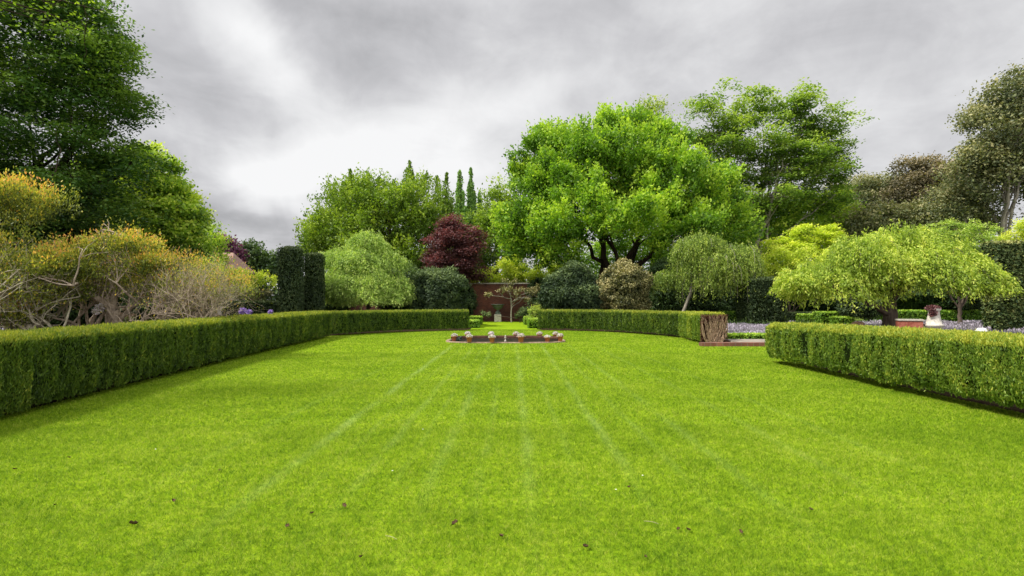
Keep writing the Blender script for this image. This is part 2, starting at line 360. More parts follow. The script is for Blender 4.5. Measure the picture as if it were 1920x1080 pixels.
# ---- hedges: a dark twiggy core with leaf sprays over its clipped surface
def hedge_core(path, width, height, seg=.25, round_top=.13, z0=.10, tuck=.10, endr=.35):
    """returns grid (n, k, 3) of the clipped outer surface along the path"""
    path = np.array(path, float); s = np.concatenate([[0], np.cumsum(np.linalg.norm(np.diff(path, axis=0), axis=1))])
    T = s[-1]; n = max(8, int(T / seg)); u = np.linspace(0, T, n)
    # extra samples at the ends for rounding
    e = np.array([0, .04, .1, .2, .32]) * endr / .32
    u = np.unique(np.concatenate([u[(u > endr) & (u < T - endr)], e, T - e]))
    X = np.interp(u, s, path[:, 0]); Y = np.interp(u, s, path[:, 1])
    du = .05; tx = np.interp(np.clip(u + du, 0, T), s, path[:, 0]) - np.interp(np.clip(u - du, 0, T), s, path[:, 0]); ty = np.interp(np.clip(u + du, 0, T), s, path[:, 1]) - np.interp(np.clip(u - du, 0, T), s, path[:, 1])
    l = np.hypot(tx, ty); tx, ty = tx / l, ty / l; nx, ny = ty, -tx
    # smooth normals
    for _ in range(3):
        nx = np.convolve(np.pad(nx, 1, 'edge'), [.25, .5, .25], 'valid'); ny = np.convolve(np.pad(ny, 1, 'edge'), [.25, .5, .25], 'valid')
    l = np.hypot(nx, ny); nx, ny = nx / l, ny / l
    hw = width / 2; r = min(round_top, hw * .9)
    H = np.broadcast_to(np.interp(u, s, np.broadcast_to(height, len(s))), len(u))
    prof = [(hw - tuck, 0.0, 0), (hw - tuck * .3, .12, 0), (hw, .35, 0), (hw, .7, 0), (hw, 1, -r)]
    for a in (30, 60, 90): prof.append((hw - r + r * math.cos(R(a)), 1, -r + r * math.sin(R(a))))
    prof.append((0, 1, .005)); prof += [(-x, y, z) for x, y, z in prof[:-1][::-1]]
    prof = np.array(prof)
    d_end = np.minimum(u, T - u); k = np.where(d_end < endr, np.sqrt(np.clip(1 - (1 - d_end / endr) ** 2, 0, 1)), 1.0); k = .0 + k
    wsc = (hw - endr * .6 * (1 - k)) / hw * np.where(d_end <= 1e-6, 1, 1)
    Gd = np.empty((len(u), len(prof), 3))
    ph = prof[:, 1] ; pz = prof[:, 2]
    zz = z0 + (H[:, None] - z0) * ph[None] + np.where(ph >= 1, pz, 0)[None]
    off = prof[:, 0][None] * wsc[:, None]
    Gd[..., 0] = X[:, None] + nx[:, None] * off; Gd[..., 1] = Y[:, None] + ny[:, None] * off; Gd[..., 2] = zz
    return Gd
def grid_tris(Gd, caps=True):
    n, k, _ = Gd.shape; V = Gd.reshape(-1, 3); i = np.arange(n - 1)[:, None] * k; j = np.arange(k - 1)[None]
    q = np.stack([i + j, i + j + 1, i + k + j + 1, i + k + j], -1).reshape(-1, 4)
    T = np.concatenate([q[:, [0, 1, 2]], q[:, [0, 2, 3]]])
    if caps:
        V = np.concatenate([V, Gd[0].mean(0)[None], Gd[-1].mean(0)[None]]); c0, c1 = n * k, n * k + 1; j = np.arange(k)
        a = np.stack([np.full(k, c0), (j + 1) % k, j], -1); b = np.stack([np.full(k, c1), (n - 1) * k + j, (n - 1) * k + (j + 1) % k], -1)
        T = np.concatenate([T, a, b])
    return V, T
def sample_surface(V, T, dens, rng, wfun=None):
    A, B, C = V[T[:, 0]], V[T[:, 1]], V[T[:, 2]]; N = np.cross(B - A, C - A); ar = np.linalg.norm(N, axis=1) / 2; N = unit(N)
    cen = (A + B + C) / 3; w = ar * (wfun(cen, N) if wfun else 1.0)
    tot = int(w.sum() * dens); idx = rng.choice(len(T), tot, p=w / w.sum())
    r1 = np.sqrt(rng.random(tot))[:, None]; r2 = rng.random(tot)[:, None]
    return A[idx] * (1 - r1) + B[idx] * (r1 * (1 - r2)) + C[idx] * (r1 * r2), N[idx]
CAM = np.array([0, 0, CH])
def view_w(ref, lo=.08, p=1.6, back=.12):
    def f(c, N):
        d = np.linalg.norm(c - CAM, axis=1); w = np.clip((ref / d) ** p, lo, 1.0)
        facing = np.sum((CAM - c) * N, 1) / d
        w = np.where(facing < -.15, w * back, w)
        w = np.where(c[:, 1] < 1.0, w * .15, w)
        return w
    return f
def clipped(name, label, cat, surf, mat, dens, leaf=(.05, .018), ref=8, seed=1, ripple=.05, rip_f=(6, 6, 1.0), topcol=.45, base=.42, shrink=.07,
            vert=.75, group=None, core_mat=None, spread=.03, parent=None, part=False, p=1.6, back=.12, facing=None, rvar=.35):
    rng = np.random.default_rng(seed); V, T = surf
    V = V.copy(); cen = V.mean(0)
    if np.sum(np.cross(V[T[:, 0]] - cen, V[T[:, 1]] - cen) * (V[T[:, 2]] - cen)) < 0: T = T[:, ::-1].copy()
    S, N = sample_surface(V, T, dens, rng, view_w(ref, .06, p, back))
    # outward check
    d = np.linalg.norm(S - CAM, axis=1)
    q = S * np.array(rip_f)
    rp = vnoise(q + 1.5 * vnoise(S * .7, seed + 3)[:, None], seed) + .7 * vnoise(q * 2.1 + 5, seed + 5) + .5 * vnoise(q * np.array([.35, .35, 1.5]), seed + 7); rp = rp / 2.2
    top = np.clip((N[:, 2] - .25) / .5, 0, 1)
    off = (rp - .62) * 2 * ripple * (1 - .6 * top) + rng.normal(0, spread, len(S)) * .7
    C = S + N * off[:, None]
    sc = np.clip((d / ref) ** .85, .8, 3.5) if p > 0 else np.ones(len(S))
    L = leaf[0] * sc * rng.uniform(.6, 1.3, len(S)); W = leaf[1] * sc * rng.uniform(.7, 1.3, len(S))
    upv = np.array([[0, 0, 1.0]])
    A = upv * vert + N * .35 + rng.normal(0, .42, (len(S), 3)); Bx = np.cross(N + rng.normal(0, .55, (len(S), 3)), A)
    clump = vnoise(S * np.array([9, 9, 4.]), seed + 9)
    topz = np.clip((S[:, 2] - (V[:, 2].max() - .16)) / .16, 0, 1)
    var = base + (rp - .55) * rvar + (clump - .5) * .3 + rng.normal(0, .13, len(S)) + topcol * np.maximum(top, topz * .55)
    # core
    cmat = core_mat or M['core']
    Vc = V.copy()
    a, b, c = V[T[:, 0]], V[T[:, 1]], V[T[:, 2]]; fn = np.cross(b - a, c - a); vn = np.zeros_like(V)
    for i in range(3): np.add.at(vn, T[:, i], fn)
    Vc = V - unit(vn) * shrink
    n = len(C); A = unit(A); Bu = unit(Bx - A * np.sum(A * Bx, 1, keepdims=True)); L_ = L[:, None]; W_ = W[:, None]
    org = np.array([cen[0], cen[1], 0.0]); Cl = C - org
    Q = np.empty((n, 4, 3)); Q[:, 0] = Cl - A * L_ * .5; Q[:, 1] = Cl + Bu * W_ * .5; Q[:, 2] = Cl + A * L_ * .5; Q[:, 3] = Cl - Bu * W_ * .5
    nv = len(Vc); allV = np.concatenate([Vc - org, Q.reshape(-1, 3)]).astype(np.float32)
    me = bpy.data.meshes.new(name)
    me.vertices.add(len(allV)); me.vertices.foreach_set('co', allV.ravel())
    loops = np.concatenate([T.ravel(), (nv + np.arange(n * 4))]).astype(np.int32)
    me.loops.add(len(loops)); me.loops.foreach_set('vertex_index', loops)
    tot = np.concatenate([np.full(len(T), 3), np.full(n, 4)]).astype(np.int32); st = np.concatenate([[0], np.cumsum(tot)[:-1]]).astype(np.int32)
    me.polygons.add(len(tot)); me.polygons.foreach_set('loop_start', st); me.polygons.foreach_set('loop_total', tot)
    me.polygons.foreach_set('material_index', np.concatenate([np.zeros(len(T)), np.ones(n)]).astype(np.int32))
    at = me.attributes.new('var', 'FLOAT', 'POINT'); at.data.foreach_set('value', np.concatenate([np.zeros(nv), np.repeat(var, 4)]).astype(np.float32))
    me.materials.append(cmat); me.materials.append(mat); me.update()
    o = link(name, me, parent, org)
    if not part: tag(o, label, cat, group)
    return o
def ellipsoid(c, r, nu=28, nv=18, zmin=None, lump=0.0, seed=0, power=1.0):
    u = np.linspace(0, 2 * math.pi, nu, endpoint=False); v = np.linspace(-.5 * math.pi, .5 * math.pi, nv)
    cu = np.cos(u)[None]; su = np.sin(u)[None]; cv = np.sign(np.cos(v)) * np.abs(np.cos(v)) ** power; cv = cv[:, None]
    D = np.stack([cv * cu, cv * su, np.repeat(np.sin(v)[:, None], nu, 1)], -1)
    rr = 1 + lump * (vnoise(D.reshape(-1, 3) * 2.3 + 10, seed).reshape(nv, nu) - .5) * 2
    Gd = np.array(c) + D * np.array(r) * rr[..., None]
    if zmin is not None: Gd[..., 2] = np.maximum(Gd[..., 2], zmin)
    i = np.arange(nv - 1)[:, None] * nu; j = np.arange(nu)[None]; j2 = (j + 1) % nu
    q = np.stack([i + j, i + j2, i + nu + j2, i + nu + j], -1).reshape(-1, 4)
    return Gd.reshape(-1, 3), np.concatenate([q[:, [0, 1, 2]], q[:, [0, 2, 3]]])
def column_surf(x, y, r, h, lump=.08, seed=0, square=0):
    nu, nv = 32, 22; u = np.linspace(0, 2 * math.pi, nu, endpoint=False)
    zs = np.concatenate([np.linspace(.05, h - .22, nv - 5), h - .22 + .22 * np.sin(np.linspace(.3, math.pi / 2, 5))])
    rs = np.concatenate([np.linspace(.93, 1, 6), np.ones(nv - 11), [.96, .86, .68, .4, .02]])
    e = 1.0
    if square: e = 1 / np.maximum(np.abs(np.cos(u)), np.abs(np.sin(u))); e = 1 + (np.minimum(e, 1.32) - 1) * square
    rr = rs[:, None] * r * (e * (1 + lump * (vnoise(np.stack([np.cos(u) * 2 + 5, np.sin(u) * 2 + 5, u * 0 + seed], 1), seed) - .5) * 2))[None]
    Gd = np.stack([x + rr * np.cos(u), y + rr * np.sin(u), np.repeat(zs[:, None], nu, 1)], -1)
    i = np.arange(nv - 1)[:, None] * nu; j = np.arange(nu)[None]; j2 = (j + 1) % nu
    q = np.stack([i + j, i + j2, i + nu + j2, i + nu + j], -1).reshape(-1, 4)
    return Gd.reshape(-1, 3), np.concatenate([q[:, [0, 1, 2]], q[:, [0, 2, 3]]])

# ---- trees
def env_px(lst, d):
    """crown envelopes from (px, py, rx, ry[, ddepth, depth_factor])"""
    out = []
    for e in lst:
        px, py, rx, ry = e[:4]; dd = e[4] if len(e) > 4 else 0; df = e[5] if len(e) > 5 else .9
        c = P(px, py, d + dd); out.append((*c, rx / F * d, rx / F * d * df, ry / F * d))
    return np.array(out)
def crown(env, rng, nclump, cr, ntuft, tr, nleaf, L, W, shape='round', shell=.62, inner=.25, csq=.8, up=0.3, varh=.2, backw=.4, droop=0.0, gap=None, cvar=.08):
    w = env[:, 3] * env[:, 5]; w = w / w.sum()
    cl = []
    tries = 0
    while len(cl) < nclump and tries < nclump * 40:
        tries += 1
        i = rng.choice(len(env), p=w); e = env[i]; d = rng.normal(size=3); d /= np.linalg.norm(d)
        if d[1] > 0.2 and rng.random() > backw: continue
        f = 1 - (1 - shell) * rng.random() ** 1.3
        if rng.random() < inner: f = rng.uniform(.15, shell)
        p = e[:3] + d * e[3:] * f
        if gap is not None and p[1] < gap[4]:      # an opening in the crown that lets the forked trunk show
            gx = 960 + p[0] / p[1] * F; gy = HZ - (p[2] - CH) / p[1] * F
            if gap[0] < gx < gap[1] and gap[2] < gy < gap[3]: continue
        # drop points buried in other envelopes
        q = np.sqrt((((p - env[:, :3]) / env[:, 3:]) ** 2).sum(1)); q[i] = 9
        if q.min() < .6 and rng.random() < .8: continue
        cl.append((*p, *d, cr * rng.uniform(.6, 1.35)))
    cl = np.array(cl)
    # tufts on the clumps
    k = len(cl); ti = np.repeat(np.arange(k), ntuft); td = rng.normal(size=(len(ti), 3)); td = unit(td)
    td[:, 2] += .25; td[:, 1] -= .15; td = unit(td)
    rr = cl[ti, 6] * rng.uniform(.45, 1.0, len(ti)); T = cl[ti, :3] + td * rr[:, None] * np.array([1, 1, csq])
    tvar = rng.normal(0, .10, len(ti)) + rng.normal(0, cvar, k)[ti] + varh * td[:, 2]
    li = np.repeat(np.arange(len(ti)), nleaf); n = len(li)
    if shape == 'flat': s = np.array([tr, tr, tr * .28])
    elif shape == 'brush': s = np.array([tr * .55, tr * .55, tr])
    else: s = np.array([tr, tr, tr * .75])
    g3 = rng.normal(0, .5, (n, 3)) * s
    if shape == 'brush':   # tufts point up and outwards
        ax = cl[ti, 3:6] * .8 + np.array([0, 0, .9]) + rng.normal(0, .3, (len(ti), 3)); ax = unit(ax)[li]
        t = rng.normal(0, .55, n)[:, None] * tr; g3 = ax * t + rng.normal(0, .22, (n, 3)) * tr * np.clip(1 - t / tr * .5, .2, 1.5)
    if droop: g3[:, 2] -= droop * (g3[:, 0] ** 2 + g3[:, 1] ** 2) / max(tr, .01)
    C = T[li] + g3
    Nn = rng.normal(0, 1, (n, 3)); 
    if shape == 'flat': Nn = Nn * .45 + np.array([0, 0, 1.0])
    else: Nn = Nn + np.array([0, -.2, up * 2])
    A = np.cross(Nn, rng.normal(0, 1, (n, 3)))
    if shape == 'brush': A = A * .6 + ax * .8
    A = unit(A)
    B = np.cross(unit(Nn), A)
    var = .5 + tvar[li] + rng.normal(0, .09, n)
    Ls = L * rng.uniform(.6, 1.25, n)
    return C, A, B, Ls, Ls * W / L, var, cl
def limbs(base, h_fork, cl, rng, nl, r0, spread=.35, lean=(0, 0), up=.15, twig=True, rt=.02, trunks=1, fork_var=.5, main=7):
    """trunk from base, limbs curving out to clump centres; base is a numpy point on the ground"""
    lines = []; base = np.asarray(base, float)
    for tk in range(trunks):
        b0 = base + (np.array([rng.normal(0, r0 * .25), rng.normal(0, r0 * .25), 0]) if trunks > 1 else 0)
        fork = b0 + np.array([lean[0] + (rng.normal(0, .8) if trunks > 1 else 0), lean[1], h_fork])
        rr = r0 / math.sqrt(trunks)
        pts = curve(b0, fork, rng, 8, .04, .01); rad = np.linspace(rr * 1.0, rr * .72, 8); rad[0] *= 1.35; rad[1] *= 1.12
        lines.append((pts, rad))
        nn = max(6, nl // trunks); idx = rng.choice(len(cl), min(nn, len(cl)), replace=False)
        tg = cl[idx, :3] - cl[idx, 3:6] * cl[idx, 6:7] * .3
        # a few main boughs spread around the fork, the rest branch off them
        nm = min(len(tg), main); ang = np.arctan2(tg[:, 2] - fork[2], tg[:, 0] - fork[0]); order = np.argsort(ang); mi = order[np.linspace(0, len(order) - 1, nm).astype(int)]
        mains = []
        for q in mi:
            s = pts[min(7, int(rng.uniform(7 - fork_var * 5, 8)))]; L = np.linalg.norm(tg[q] - s)
            p = curve(s, tg[q], rng, 12, .14, .014, up); mains.append(p); k = rr * rng.uniform(.36, .55)
            lines.append((p, k * np.linspace(1, .14, 12) ** .8 + rt * .3))
        for q in range(len(tg)):
            if q in mi: continue
            dd = [np.linalg.norm(m_[2:9] - tg[q], axis=1) for m_ in mains]; b = int(np.argmin([d_.min() for d_ in dd])); a = int(np.argmin(dd[b]))
            a = max(2, a + 2 - int(rng.integers(1, 4))); s = mains[b][a]; L = np.linalg.norm(tg[q] - s)
            p = curve(s, tg[q], rng, 9, .12, .015, up * .6); k = rr * .24 * (1 - a / 14)
            lines.append((p, k * np.linspace(1, .12, 9) + rt * .3))
            if twig:
                for _ in range(5):
                    a2 = p[rng.integers(3, 9)]; e = a2 + rng.normal(0, .10, 3) * max(L, 2 * r0) + np.array([0, 0, .04 * L])
                    lines.append((curve(a2, e, rng, 6, .12, .02), np.linspace(k * .35 + rt * .4, rt * .35, 6)))
    return lines
def tree(name, label, cat, base, env, mat, bark, seed, nclump, cr, ntuft, tr, nleaf, leaf, r0, h_fork, nl=26, group=None, limbkw={}, **kw):
    rng = np.random.default_rng(seed); C, A, B, L, W, var, cl = crown(env, rng, nclump, cr, ntuft, tr, nleaf, leaf[0], leaf[1], **kw)
    keep = C[:, 2] > .15; C, A, B, L, W, var = C[keep], A[keep], B[keep], L[keep], W[keep], var[keep]
    root = thing(name, label, cat, base, group)
    link('trunk', tubes('trunk', limbs(base, h_fork, cl, rng, nl, r0, **limbkw), bark, base), root)
    link('crown', leaf_mesh('crown', C, A, B, L, W, var, mat, base), root)
    return root
def strands(starts, dirs, lens, rng, n_leaf, arch=.5, jit=.05):
    """weeping shoots: leave along dirs, then hang. returns centres, axes"""
    k = len(starts); t = rng.random((k, n_leaf)) ; t.sort(axis=1)
    Lh = lens[:, None] * t
    out = np.minimum(Lh, arch * 1.0) ; o2 = 1 - np.exp(-Lh / arch)
    hx = dirs[:, None, :] * (arch * o2)[..., None]
    fall = Lh - arch * o2 * .75
    C = starts[:, None, :] + hx; C[..., 2] -= fall
    ax = dirs[:, None, :] * np.exp(-Lh / arch)[..., None]; ax[..., 2] -= (1 - .75 * np.exp(-Lh / arch))
    C = C.reshape(-1, 3) + rng.normal(0, jit, (k * n_leaf, 3)); return C, unit(ax.reshape(-1, 3)), np.repeat(np.arange(k), n_leaf), t.ravel()

# ================================================================== GROUND
structure(sheet('ground', [(-600, -60), (600, -60), (600, 1200), (-600, 1200)], -.03, M['soil']))
lawn_pts = [(-6.9, -4), (-7.5, 7), (-8.0, 12), (-8.6, 17), (-9.1, 24.4), (-8.6, 26.5), (-6.6, 28.6), (-4, 29.8), (-2.7, 30.1), (-2.55, 31), (-2.55, 42.4), (1.55, 42.4), (1.55, 31), (2, 30.1), (4.5, 29.4), (6.6, 27.6), (8.0, 24.6), (7.9, 20.6), (7.6, 19.35), (9.7, 19.3), (9.6, 15.2), (8.0, 14.8), (7.75, 12), (7.75, -4)]
structure(sheet('lawn', lawn_pts, 0.0, M['lawn']))
M['far_grass'] = plain('rough_grass', (.07, .11, .02), (.16, .22, .04), 2, 1, 0, spec=0)
structure(sheet('grass_bank', [(12, 40), (60, 40), (60, 75), (12, 75)], -.02, M['far_grass']))

def in_poly(x, y, poly):
    ins = np.zeros(len(x), bool); n = len(poly)
    for i in range(n):
        x0, y0 = poly[i]; x1, y1 = poly[(i + 1) % n]
        c = ((y0 > y) != (y1 > y)) & (x < (x1 - x0) * (y - y0) / (y1 - y0 + 1e-12) + x0); ins ^= c
    return ins
def grass():
    rng = np.random.default_rng(3); parts = []
    for d0, d1, dens, h, w in [(2.3, 4.2, 12500, .030, .0032), (4.2, 7, 7000, .031, .0045), (7, 11, 3200, .031, .0075), (11, 17, 1500, .030, .012), (17, 31, 500, .030, .022)]:
        n = int((d1 ** 2 - d0 ** 2) * 1.06 * dens); y = np.sqrt(rng.uniform(d0 ** 2, d1 ** 2, n)); x = rng.uniform(-1.06, 1.06, n) * y
        k = in_poly(x, y, lawn_pts) & ~((np.abs(x + .27) / 2.55) ** 3.2 + (np.abs(y - 22.0) / 1.3) ** 3.2 < 1)
        x, y = x[k], y[k]; n = len(x)
        hh = h * rng.uniform(.55, 1.25, n) * (.70 + .35 * vnoise(np.stack([x * 3, y * 3, x * 0], 1), 4) + .25 * vnoise(np.stack([x * 11, y * 11, x * 0], 1), 6)); ww = w * rng.uniform(.7, 1.3, n)
        a = rng.uniform(0, 6.283, n); lean = rng.normal(0, .75, (n, 2)) * hh[:, None]
        V = np.empty((n, 3, 3)); V[:, 0] = np.stack([x - np.cos(a) * ww / 2, y - np.sin(a) * ww / 2, x * 0], 1); V[:, 1] = np.stack([x + np.cos(a) * ww / 2, y + np.sin(a) * ww / 2, x * 0], 1)
        V[:, 2] = np.stack([x + lean[:, 0], y + lean[:, 1], hh], 1); parts.append((V, rng.random(n)))
    V = np.concatenate([p[0] for p in parts]); v = np.concatenate([p[1] for p in parts])
    me = mesh_np('grass_blades', V.reshape(-1, 3), np.arange(len(V) * 3).reshape(-1, 3), 3, np.repeat(v, 3), False, [M['blade']])
    print('blades', len(V))
    tag(link('grass_blades', me), 'short bright green mown grass blades covering the lawn', 'grass', kind='stuff')
grass()

# fallen leaves and straws on the near lawn
def fallen():
    rng = np.random.default_rng(12)
    def curled(s, k):
        n, m_ = 7, 5; u = np.linspace(-1, 1, n)[:, None]; v = np.linspace(-1, 1, m_)[None]
        w = (1 - u ** 2) ** .6 * (1 + .35 * np.sin(u * 7 + k)); X = u * s + 0 * v; Y = v * w * s * .55
        Z = s * (.25 + .5 * v ** 2 * w + .35 * u ** 2 + .12 * np.sin(5 * u + 3 * v + k)); Vv = np.stack([X, Y, Z], -1).reshape(-1, 3)
        i = np.arange(n - 1)[:, None] * m_; j = np.arange(m_ - 1)[None]
        return mesh_np('fallen_leaf', Vv, np.stack([i + j, i + j + 1, i + m_ + j + 1, i + m_ + j], -1).reshape(-1, 4), 4, None, False, [M['brown_leaf']])
    ms = [curled(.026, 0), curled(.032, 2), curled(.022, 4)]
    spots = [(27, 884), (247, 990), (102, 952), (129, 862), (541, 992), (647, 953), (853, 988), (940, 1012), (1097, 1032), (677, 1051), (1180, 919), (1209, 1050), (1272, 998), (1290, 1000), (412, 886), (585, 968), (325, 945), (1520, 960), (1390, 1003)]
    for i, (px, py) in enumerate(spots):
        d = CH * F / (py - HZ); p = G(px, d, .018); s = 1.25 if (px, py) in [(853, 988), (247, 990), (1097, 1032), (647, 953)] else .8
        o = link('fallen_leaf', ms[i % 3], None, p); o.rotation_euler = (rng.normal(0, .3), rng.normal(0, .3), rng.uniform(0, 6)); o.scale = (s, s, s)
        tag(o, 'small curled brown dead leaf lying on the near lawn', 'dead leaf', 'dead leaves scattered on the lawn')
    for px, py, a, lab in [(734, 1015, -.5, 'pale dry grass stalk lying on the lawn left of centre'), (1221, 986, -.4, 'pale dry grass stalk lying on the lawn right of centre')]:
        d = CH * F / (py - HZ); p = G(px, d, .028); L = .055
        me = tubes('grass_stalk', [(np.array([[-L, 0, 0], [-L * .3, .004, .003], [L * .3, .002, .003], [L, -.006, 0]]), np.array([.0012, .0017, .0015, .001]))], M['straw'], (0, 0, 0), 5)
        o = link('grass_stalk', me, None, p); o.rotation_euler = (0, 0, a); tag(o, lab, 'stalk')
    me = mesh_np('petal', ellipsoid((0, 0, 0), (.009, .006, .004), 10, 6)[0], ellipsoid((0, 0, 0), (.009, .006, .004), 10, 6)[1], 3, None, True, [plain('fallen_petal', (.7, .7, .62), (.85, .85, .8), 40, .6, 0)])
    for px, py in [(736, 888), (793, 809), (1155, 924), (292, 847), (1205, 897)]:
        d = CH * F / (py - HZ); tag(link('fallen_petal', me, None, G(px, d, .03)), 'tiny white petal fallen on the lawn', 'petal', 'white petals fallen on the lawn')
fallen()

# ================================================================== HEDGES
# left hedge
lp = [(-7.15 - .55 - .0, 0.5), (-7.1 - .55, 4), (-7.15 - .55, 7.1), (-7.45 - .55, 10), (-7.75 - .55, 13), (-8.1 - .55, 16.8), (-8.35 - .55, 20.5), (-8.6 - .55, 24.45)]
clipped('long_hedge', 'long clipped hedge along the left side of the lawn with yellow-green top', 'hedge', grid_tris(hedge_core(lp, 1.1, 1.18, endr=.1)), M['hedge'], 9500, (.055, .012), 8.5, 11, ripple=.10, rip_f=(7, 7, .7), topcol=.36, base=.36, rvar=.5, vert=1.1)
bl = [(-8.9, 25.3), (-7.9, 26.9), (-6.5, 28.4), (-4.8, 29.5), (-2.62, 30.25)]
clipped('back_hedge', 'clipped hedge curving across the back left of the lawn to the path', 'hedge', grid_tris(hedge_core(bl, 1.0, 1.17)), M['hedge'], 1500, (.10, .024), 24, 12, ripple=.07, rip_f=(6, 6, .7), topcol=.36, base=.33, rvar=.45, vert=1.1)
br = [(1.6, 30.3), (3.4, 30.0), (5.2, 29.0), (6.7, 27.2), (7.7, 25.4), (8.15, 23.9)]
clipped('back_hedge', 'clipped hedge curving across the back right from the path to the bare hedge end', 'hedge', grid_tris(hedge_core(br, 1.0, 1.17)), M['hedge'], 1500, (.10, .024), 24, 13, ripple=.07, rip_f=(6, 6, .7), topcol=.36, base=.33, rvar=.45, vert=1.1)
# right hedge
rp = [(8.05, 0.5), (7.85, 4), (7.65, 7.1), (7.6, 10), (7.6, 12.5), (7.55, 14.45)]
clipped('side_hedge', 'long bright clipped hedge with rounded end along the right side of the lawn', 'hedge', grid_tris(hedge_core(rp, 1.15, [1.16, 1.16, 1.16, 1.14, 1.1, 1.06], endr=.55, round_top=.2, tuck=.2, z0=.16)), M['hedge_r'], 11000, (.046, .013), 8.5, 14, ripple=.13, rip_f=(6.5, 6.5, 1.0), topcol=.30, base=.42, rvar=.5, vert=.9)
# block with the cut end
hb = [(8.13, 23.3), (8.1, 20.62)]
blk = thing('hedge_block', 'short hedge block whose cut end shows bare brown branches', 'hedge', (8.1, 22, 0))
def child_of(o, root):
    o.parent = root; o.location = o.location - root.location
o = clipped('foliage', None, None, grid_tris(hedge_core(hb, 1.1, 1.2, endr=.02)), M['hedge_r'], 2500, (.085, .022), 20, 15, ripple=.07, rip_f=(6, 6, .7), topcol=.3, base=.5, rvar=.8, part=True); 
child_of(o, blk)
def bare_end():
    rng = np.random.default_rng(5); lines = []
    for i in range(95):
        x0 = 8.1 + rng.normal(0, .13); y = 20.50 - rng.uniform(0, .05); a = rng.normal(0, .75); n = 9; top = rng.uniform(.75, 1.15)
        t = np.linspace(0, 1, n); x = x0 + .52 * np.clip(a, -1.1, 1.1) * t ** .6 + .03 * np.sin(t * 9 + i) + rng.normal(0, .012, n)
        p = np.stack([np.clip(x, 7.6, 8.62), y + rng.normal(0, .012, n), .03 + (top - .03) * t ** (1 + .5 * abs(a))], 1)
        lines.append((p, np.linspace(.017, .005, n) * rng.uniform(.5, 1.3)))
    o = link('bare_branches', tubes('bare_branches', lines, bark_mat('brown_twig', (.14, .08, .045), (.55, .40, .26), 14, 1), (8.1, 22, 0), 4), blk)
    n = 5200; C = np.stack([rng.uniform(7.56, 8.66, n), 20.56 + rng.normal(0, .03, n), rng.uniform(.08, 1.17, n)], 1)
    ed = np.maximum(np.abs(C[:, 0] - 8.11) / .55, (C[:, 2] - .3) / .87); C = C[rng.random(n) < np.clip((ed - .62) * 3, .06, 1)]; n = len(C)
    leaf = leaf_mesh('dead_sprays', C, rng.normal(0, 1, (n, 3)) + np.array([0, 0, .8]), rng.normal(0, 1, (n, 3)), rng.uniform(.03, .09, n), rng.uniform(.008, .02, n), rng.random(n), leaf_mat('dead_spray', [(0, (.03, .012, .006)), (1, (.12, .055, .025))], .1, patch=.1, tcol=(1, .8, .6)), (8.1, 22, 0))
    link('dead_sprays', leaf, blk)
    link('cut_face', box_mesh('cut_face', -.48, .48, -1.42, -1.36, .06, 1.1, plain('dead_inside', (.012, .006, .004), (.03, .014, .008), 9, 1, 0, spec=0), .01), blk)
bare_end()

# small box hedges and others : (label, px0, px1, top, base, depth, thickness, mat)
def small_hedge(label, px0, px1, pytop, d, thick, mat='box', seed=1, base=.45, name='box_hedge', dens=900, leaf=(.09, .045), group=None):
    x0 = (px0 - 960) / F * d; x1 = (px1 - 960) / F * d; h = CH + (HZ - pytop) / F * d; y = d + thick / 2
    pts = [(x0, y), ((x0 + x1) / 2, y), (x1, y)]
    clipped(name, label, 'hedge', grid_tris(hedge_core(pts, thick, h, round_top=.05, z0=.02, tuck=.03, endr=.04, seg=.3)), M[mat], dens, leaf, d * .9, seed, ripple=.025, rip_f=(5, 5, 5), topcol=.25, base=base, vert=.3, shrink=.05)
small_hedge('low bright box hedge above the brick step behind the bare hedge end', 1357, 1470, 627, 21.6, .5, seed=21)
small_hedge('mid height dark green hedge between the bare hedge end and the dark yew block', 1352, 1421, 585, 33, .9, 'box', 22, base=.25)
small_hedge('long flat low hedge behind the stone jar on the right', 1640, 1900, 583, 38.5, 1.2, 'box', 23, base=.36, dens=600, leaf=(.13, .06))
small_hedge('small square box hedge left of the cherry trunk, leftmost of three', 1508, 1543, 590, 33, 1.0, seed=24)
small_hedge('taller stepped box hedge between two small square ones left of the cherry trunk', 1541, 1585, 585.5, 32, 1.0, seed=25)
small_hedge('small square box hedge left of the cherry trunk, rightmost of three', 1570, 1604, 595, 30.5, .8, seed=26)
small_hedge('dark low hedge behind the three small box hedges on the right', 1486, 1560, 586, 39, 1, 'yew', 27)
small_hedge('low box hedge lining the left edge of the grass path, nearest the lawn', 879, 897, 601, 32.5, 1.2, seed=28)
small_hedge('low box hedge lining the left edge of the grass path, farther back', 880, 902, 594, 37, 1.5, seed=29)
small_hedge('low box hedge lining the right edge of the grass path, nearest the lawn', 991, 1009, 598, 32.2, 1.3, seed=30)
small_hedge('low box hedge lining the right edge of the grass path, farther back', 983, 999, 595, 37, 1.5, seed=31)
small_hedge('dark low hedge seen behind purple flowers at the back left', 415, 513, 566, 31, 1.2, 'yew', 32, name='dark_hedge', dens=500, leaf=(.12, .06))

